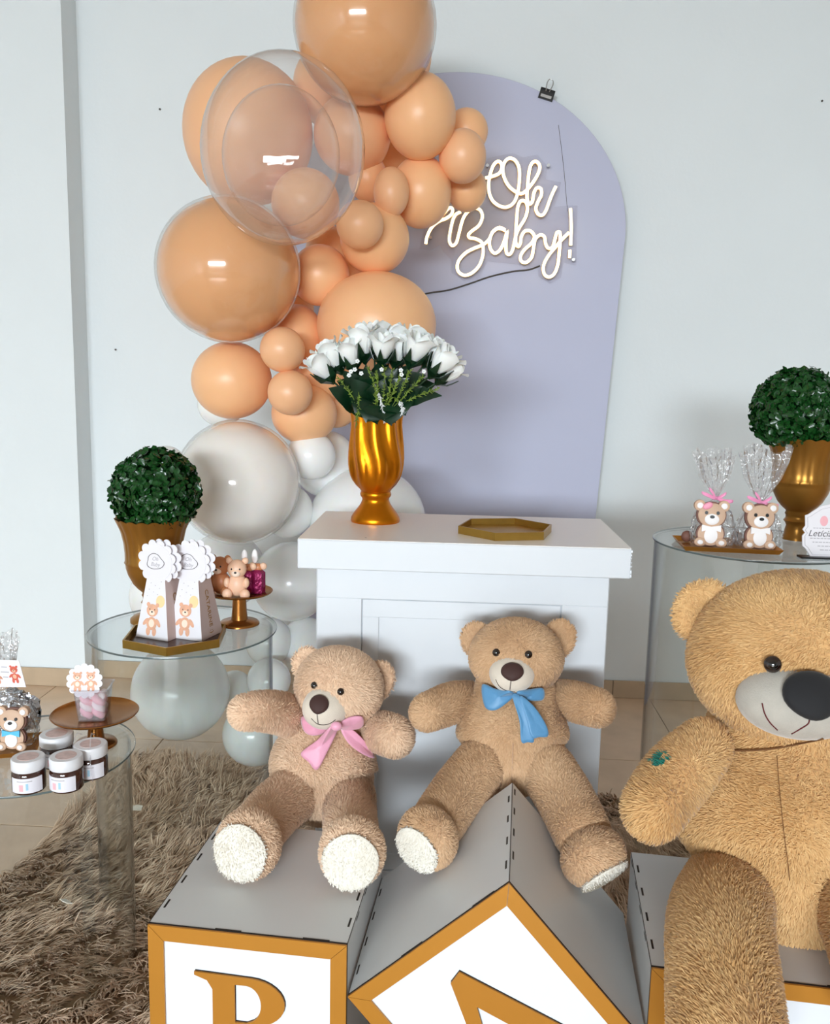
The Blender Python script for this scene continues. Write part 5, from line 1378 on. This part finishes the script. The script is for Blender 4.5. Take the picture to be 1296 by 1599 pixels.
        lg = furry('leg', lb_, comb)
        if pad is not None:
            pr_, pm = pad
            ctr = fc_ + fz * (fr_ * .62 + L * .25)
            pb = MB(); ball(pb, Frame(ctr, fu, fv, fz), pr_, pr_ * 1.04, fr_ * .13, 36, 16, lambda q: np.column_stack([q[:, 0] * (1 + .02 * np.sin(5 * np.arctan2(q[:, 1], q[:, 0]))), q[:, 1], q[:, 2]]))
            n = int(area_of(pb) / (0.62 * w * L * .6) * 1.2)
            add_fur(pb, pm, 'foot_pad', lg, L * .6, w, n, .6, (0, 0, -1), .9)
    ttree = bvh(tb, hb, muz)
    if 'bow' in sp:
        bm = sp['bowmat']
        first = None
        kb = MB(); kp, _ = hit(ttree, *sp['knot'], .020)
        ball(kb, Frame(kp, RT, UP, -FW), 8.5 * k, 7.0 * k, 6 * k, 18, 12); bow = make('bow', kb, bm, t, 180); bow['label'] = sp['bowlabel']
        for nm, poly, lf, th_ in sp['bow']:
            o3 = []
            for x, y in poly:
                h_, _ = hit(ttree, x, y, lf)
                if h_ is None: h_ = P(x, y, kp[1])
                o3.append(h_)
            o3 = np.array(o3); ym = np.median(o3[:, 1]); 
            o3 = np.array([P(x, y, .55 * yy + .45 * (ym)) for (x, y), yy in zip(poly, o3[:, 1])])
            mb = MB(); pillow(mb, smooth_outline(o3, 5), th_, 6); make(nm, mb, bm, bow, 180)
    for nm, line, rr, m_ in sp.get('seams', []):
        pts_ = [hit(ttree, x, y, sp['seamlift'])[0] for x, y in line]; pts_ = [p for p in pts_ if p is not None]
        if len(pts_) > 1:
            mb = MB(); tube(mb, catmull(pts_, 4), rr, 6); make(nm, mb, m_, t, 180)
    return t
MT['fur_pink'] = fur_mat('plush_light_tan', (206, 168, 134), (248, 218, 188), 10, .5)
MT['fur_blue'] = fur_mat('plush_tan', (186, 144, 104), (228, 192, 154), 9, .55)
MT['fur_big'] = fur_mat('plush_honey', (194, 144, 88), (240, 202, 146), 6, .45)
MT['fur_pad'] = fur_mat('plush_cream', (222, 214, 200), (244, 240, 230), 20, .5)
stain = P(1026, 1176, 1.335)
MT['fur_big_arm'] = fur_mat('plush_honey_stained', (194, 144, 88), (240, 202, 146), 6, .45, (stain, .020, (40, 128, 112)))

# --- bear with pink bow, on the B block
f1 = onz(388, 1318, S + .058); f2 = onz(550, 1330, S + .062)
kf1, kf2 = mpp(f1), mpp(f2)
teddy(dict(base=(-0.19, 1.70, S), label='smallest teddy bear with the pink bow, one arm stretched out to the left', fur=MT['fur_pink'], len=.010, wid=.0020, den=2.6, rnd=.7,
    torso=[(508, 1212, 1.768, 74), (506, 1194, 1.774, 83), (512, 1163, 1.785, 74), (520, 1130, 1.796, 58)], tflat=.92,
    head=(530, 1072, 1.765, 68, 61, 62, .22), cheek=.06,
    ears=[(480, 1036, 1.79, 23, 25, -.3), (591, 1063, 1.80, 24, 30, .1)],
    muzzle=(508, 1106, 34, 32, 30, 'muzzle'), mdir=(-.25, 0, -.12), nose=(498, 1100, 14.5, 14.5, 'nosebrown'),
    mouth=[[(495, 1114), (496, 1124), (497, 1130)], [(486, 1122), (497, 1131), (512, 1131), (524, 1124)]], stw=.0008, stm='stitch',
    eyes=[(491, 1070, 5.5), (532, 1080, 5.5)],
    arms=[([(466, 1130, 1.79, 27), (440, 1114, 1.73, 31), (405, 1110, 1.67, 29), (384, 1112, 1.65, 27)], (-.8, 0, -.5)),
          ([(578, 1142, 1.80, 25), (594, 1143, 1.75, 31), (616, 1150, 1.70, 32)], (.8, 0, -.4))],
    legs=[([(462, 1238, 1.71, 42), (432, 1262, 1.64, 43), (405, 1292, 1.56, 43)], (f1, 50 * kf1, (-.22, -.93, .10)), (43 * kf1, MT['fur_pad']), (-.3, -.5, -.6)),
          ([(545, 1246, 1.72, 42), (546, 1272, 1.65, 42), (548, 1302, 1.57, 43)], (f2, 50 * kf2, (.0, -.95, .06)), (43 * kf2, MT['fur_pad']), (0, -.6, -.6))],
    bow=[('bow_loop', [(471, 1119), (475, 1141), (493, 1148), (522, 1137), (520, 1128), (495, 1130)], .020, .006), ('bow_loop', [(530, 1130), (548, 1120), (566, 1120), (566, 1134), (549, 1139), (532, 1138)], .022, .006),
         ('bow_tail', [(517, 1134), (527, 1139), (512, 1172), (495, 1202), (482, 1190), (470, 1176), (495, 1156)], .022, .0025), ('bow_tail', [(532, 1136), (550, 1139), (572, 1160), (584, 1178), (582, 1184), (562, 1175), (542, 1158)], .022, .0025)],
    bowmat='satinpink', knot=(525, 1134), bowlabel='pink satin bow',
    seams=[], seamlift=.004))
# --- bear with blue bow, astride the tilted block
def on_slope(x, y, nrmv, off):
    return onplane(x, y, dap + nrmv * off, nrmv)
nl, nr = dv, nrm(du)                                      # outward normals of the two upper sides
g1 = on_slope(668, 1308, nl, .058); g2 = on_slope(926, 1338, nr, .062); kg1, kg2 = mpp(g1), mpp(g2)
teddy(dict(base=(0.2, 1.66, 0.46), label='middle teddy bear with the blue bow, legs spread over the tilted block', fur=MT['fur_blue'], len=.009, wid=.0019, den=2.6, rnd=.65,
    torso=[(800, 1164, 1.722, 76), (800, 1146, 1.730, 86), (800, 1115, 1.744, 78), (803, 1085, 1.757, 62)], tflat=.9,
    head=(806, 1025, 1.755, 72, 59, 62, .03), cheek=.06,
    ears=[(745, 1000, 1.79, 24, 28, -.35), (872, 998, 1.79, 25, 30, .35)],
    muzzle=(800, 1053, 34, 28, 28, 'muzzle'), mdir=(0, 0, -.15), nose=(800, 1049, 17, 14, 'nosebrown'),
    mouth=[[(798, 1062), (797, 1070), (796, 1077)], [(774, 1061), (780, 1072), (790, 1078), (804, 1080)]], stw=.0008, stm='stitch',
    eyes=[(775, 1019, 6), (825, 1022, 6)],
    arms=[([(730, 1092, 1.79, 27), (705, 1098, 1.74, 31), (668, 1112, 1.68, 29)], (-.8, 0, -.5)),
          ([(874, 1090, 1.79, 27), (900, 1096, 1.74, 30), (932, 1105, 1.69, 29)], (.8, 0, -.4))],
    legs=[([(748, 1198, 1.66, 42), (715, 1240, 1.60, 43), (688, 1278, 1.53, 42)], (g1, 47 * kg1, (-.55, -.75, -.22)), (38 * kg1, MT['fur_pad']), (-.5, -.3, -.6)),
          ([(856, 1204, 1.66, 44), (885, 1252, 1.58, 45), (908, 1298, 1.50, 45)], (g2, 49 * kg2, (.45, -.62, -.62)), (40 * kg2, MT['fur_pad']), (.5, -.3, -.6))],
    bow=[('bow_loop', [(753, 1069), (757, 1103), (773, 1109), (791, 1098), (803, 1086), (797, 1079), (775, 1076)], .020, .006), ('bow_loop', [(808, 1080), (830, 1076), (848, 1075), (848, 1092), (828, 1094), (812, 1090)], .022, .006),
         ('bow_tail', [(800, 1086), (813, 1088), (824, 1120), (834, 1156), (824, 1159), (814, 1158), (811, 1125)], .022, .0025), ('bow_tail', [(812, 1087), (831, 1100), (846, 1120), (855, 1138), (855, 1150), (842, 1151), (830, 1151), (822, 1122)], .026, .0025)],
    bowmat='satinblue', knot=(806, 1085), bowlabel='blue satin bow', seams=[('belly_seam', [(801, 1160), (800, 1190), (799, 1215)], .0006, 'cookie')], seamlift=.004))
# --- the largest bear
teddy(dict(base=(0.60, 1.40, S), label='largest honey coloured teddy bear at the right, cut by the frame', fur=MT['fur_big'], len=.0125, wid=.0020, den=2.4, rnd=.6,
    torso=[(1238, 1345, 1.415, 150), (1236, 1290, 1.435, 182), (1236, 1225, 1.46, 168), (1236, 1160, 1.48, 130)], tflat=.74,
    head=(1246, 1028, 1.47, 166, 136, 128, .02), cheek=.05, hcomb=(0, 0, -.8),
    ears=[(1100, 956, 1.52, 50, 46, -.9), (1395, 960, 1.52, 50, 46, .9)],
    muzzle=(1258, 1098, 92, 53, 58, 'muzzlegrey'), mdir=(.05, 0, -.1), nose=(1268, 1086, 40, 35, 'noseblack'),
    mouth=[[(1264, 1122), (1262, 1130), (1250, 1138), (1236, 1146)], [(1190, 1098), (1194, 1114), (1202, 1128), (1214, 1140)]], stw=.0012, stm='stitchred',
    eyes=[(1206, 1037, 12.5), (1322, 1040, 12.5)],
    arms=[([(1098, 1168, 1.42, 44), (1062, 1206, 1.37, 52), (1035, 1240, 1.335, 52), (1020, 1262, 1.31, 50)], (-.4, -.1, -1)),
          ([(1380, 1168, 1.42, 44), (1425, 1210, 1.37, 52), (1450, 1262, 1.31, 50)], (.4, -.1, -1))], armfur=MT['fur_big_arm'], eyelift=.009,
    legs=[([(1136, 1398, 1.36, 72), (1124, 1442, 1.26, 80), (1128, 1520, 1.14, 86), (1136, 1630, 1.03, 92), (1142, 1740, .95, 95)], None, None, (0, -.6, -.8)),
          ([(1330, 1390, 1.37, 76), (1372, 1450, 1.24, 84), (1410, 1560, 1.10, 90)], None, None, (.4, -.6, -.8))],
    seams=[('chest_seam', [(1213, 1180), (1217, 1230), (1223, 1290), (1230, 1345), (1233, 1375)], .0006, 'seambrown'), ('neck_seam', [(1112, 1168), (1150, 1172), (1200, 1170), (1240, 1163), (1285, 1154)], .0016, 'seambrown')], seamlift=.010))
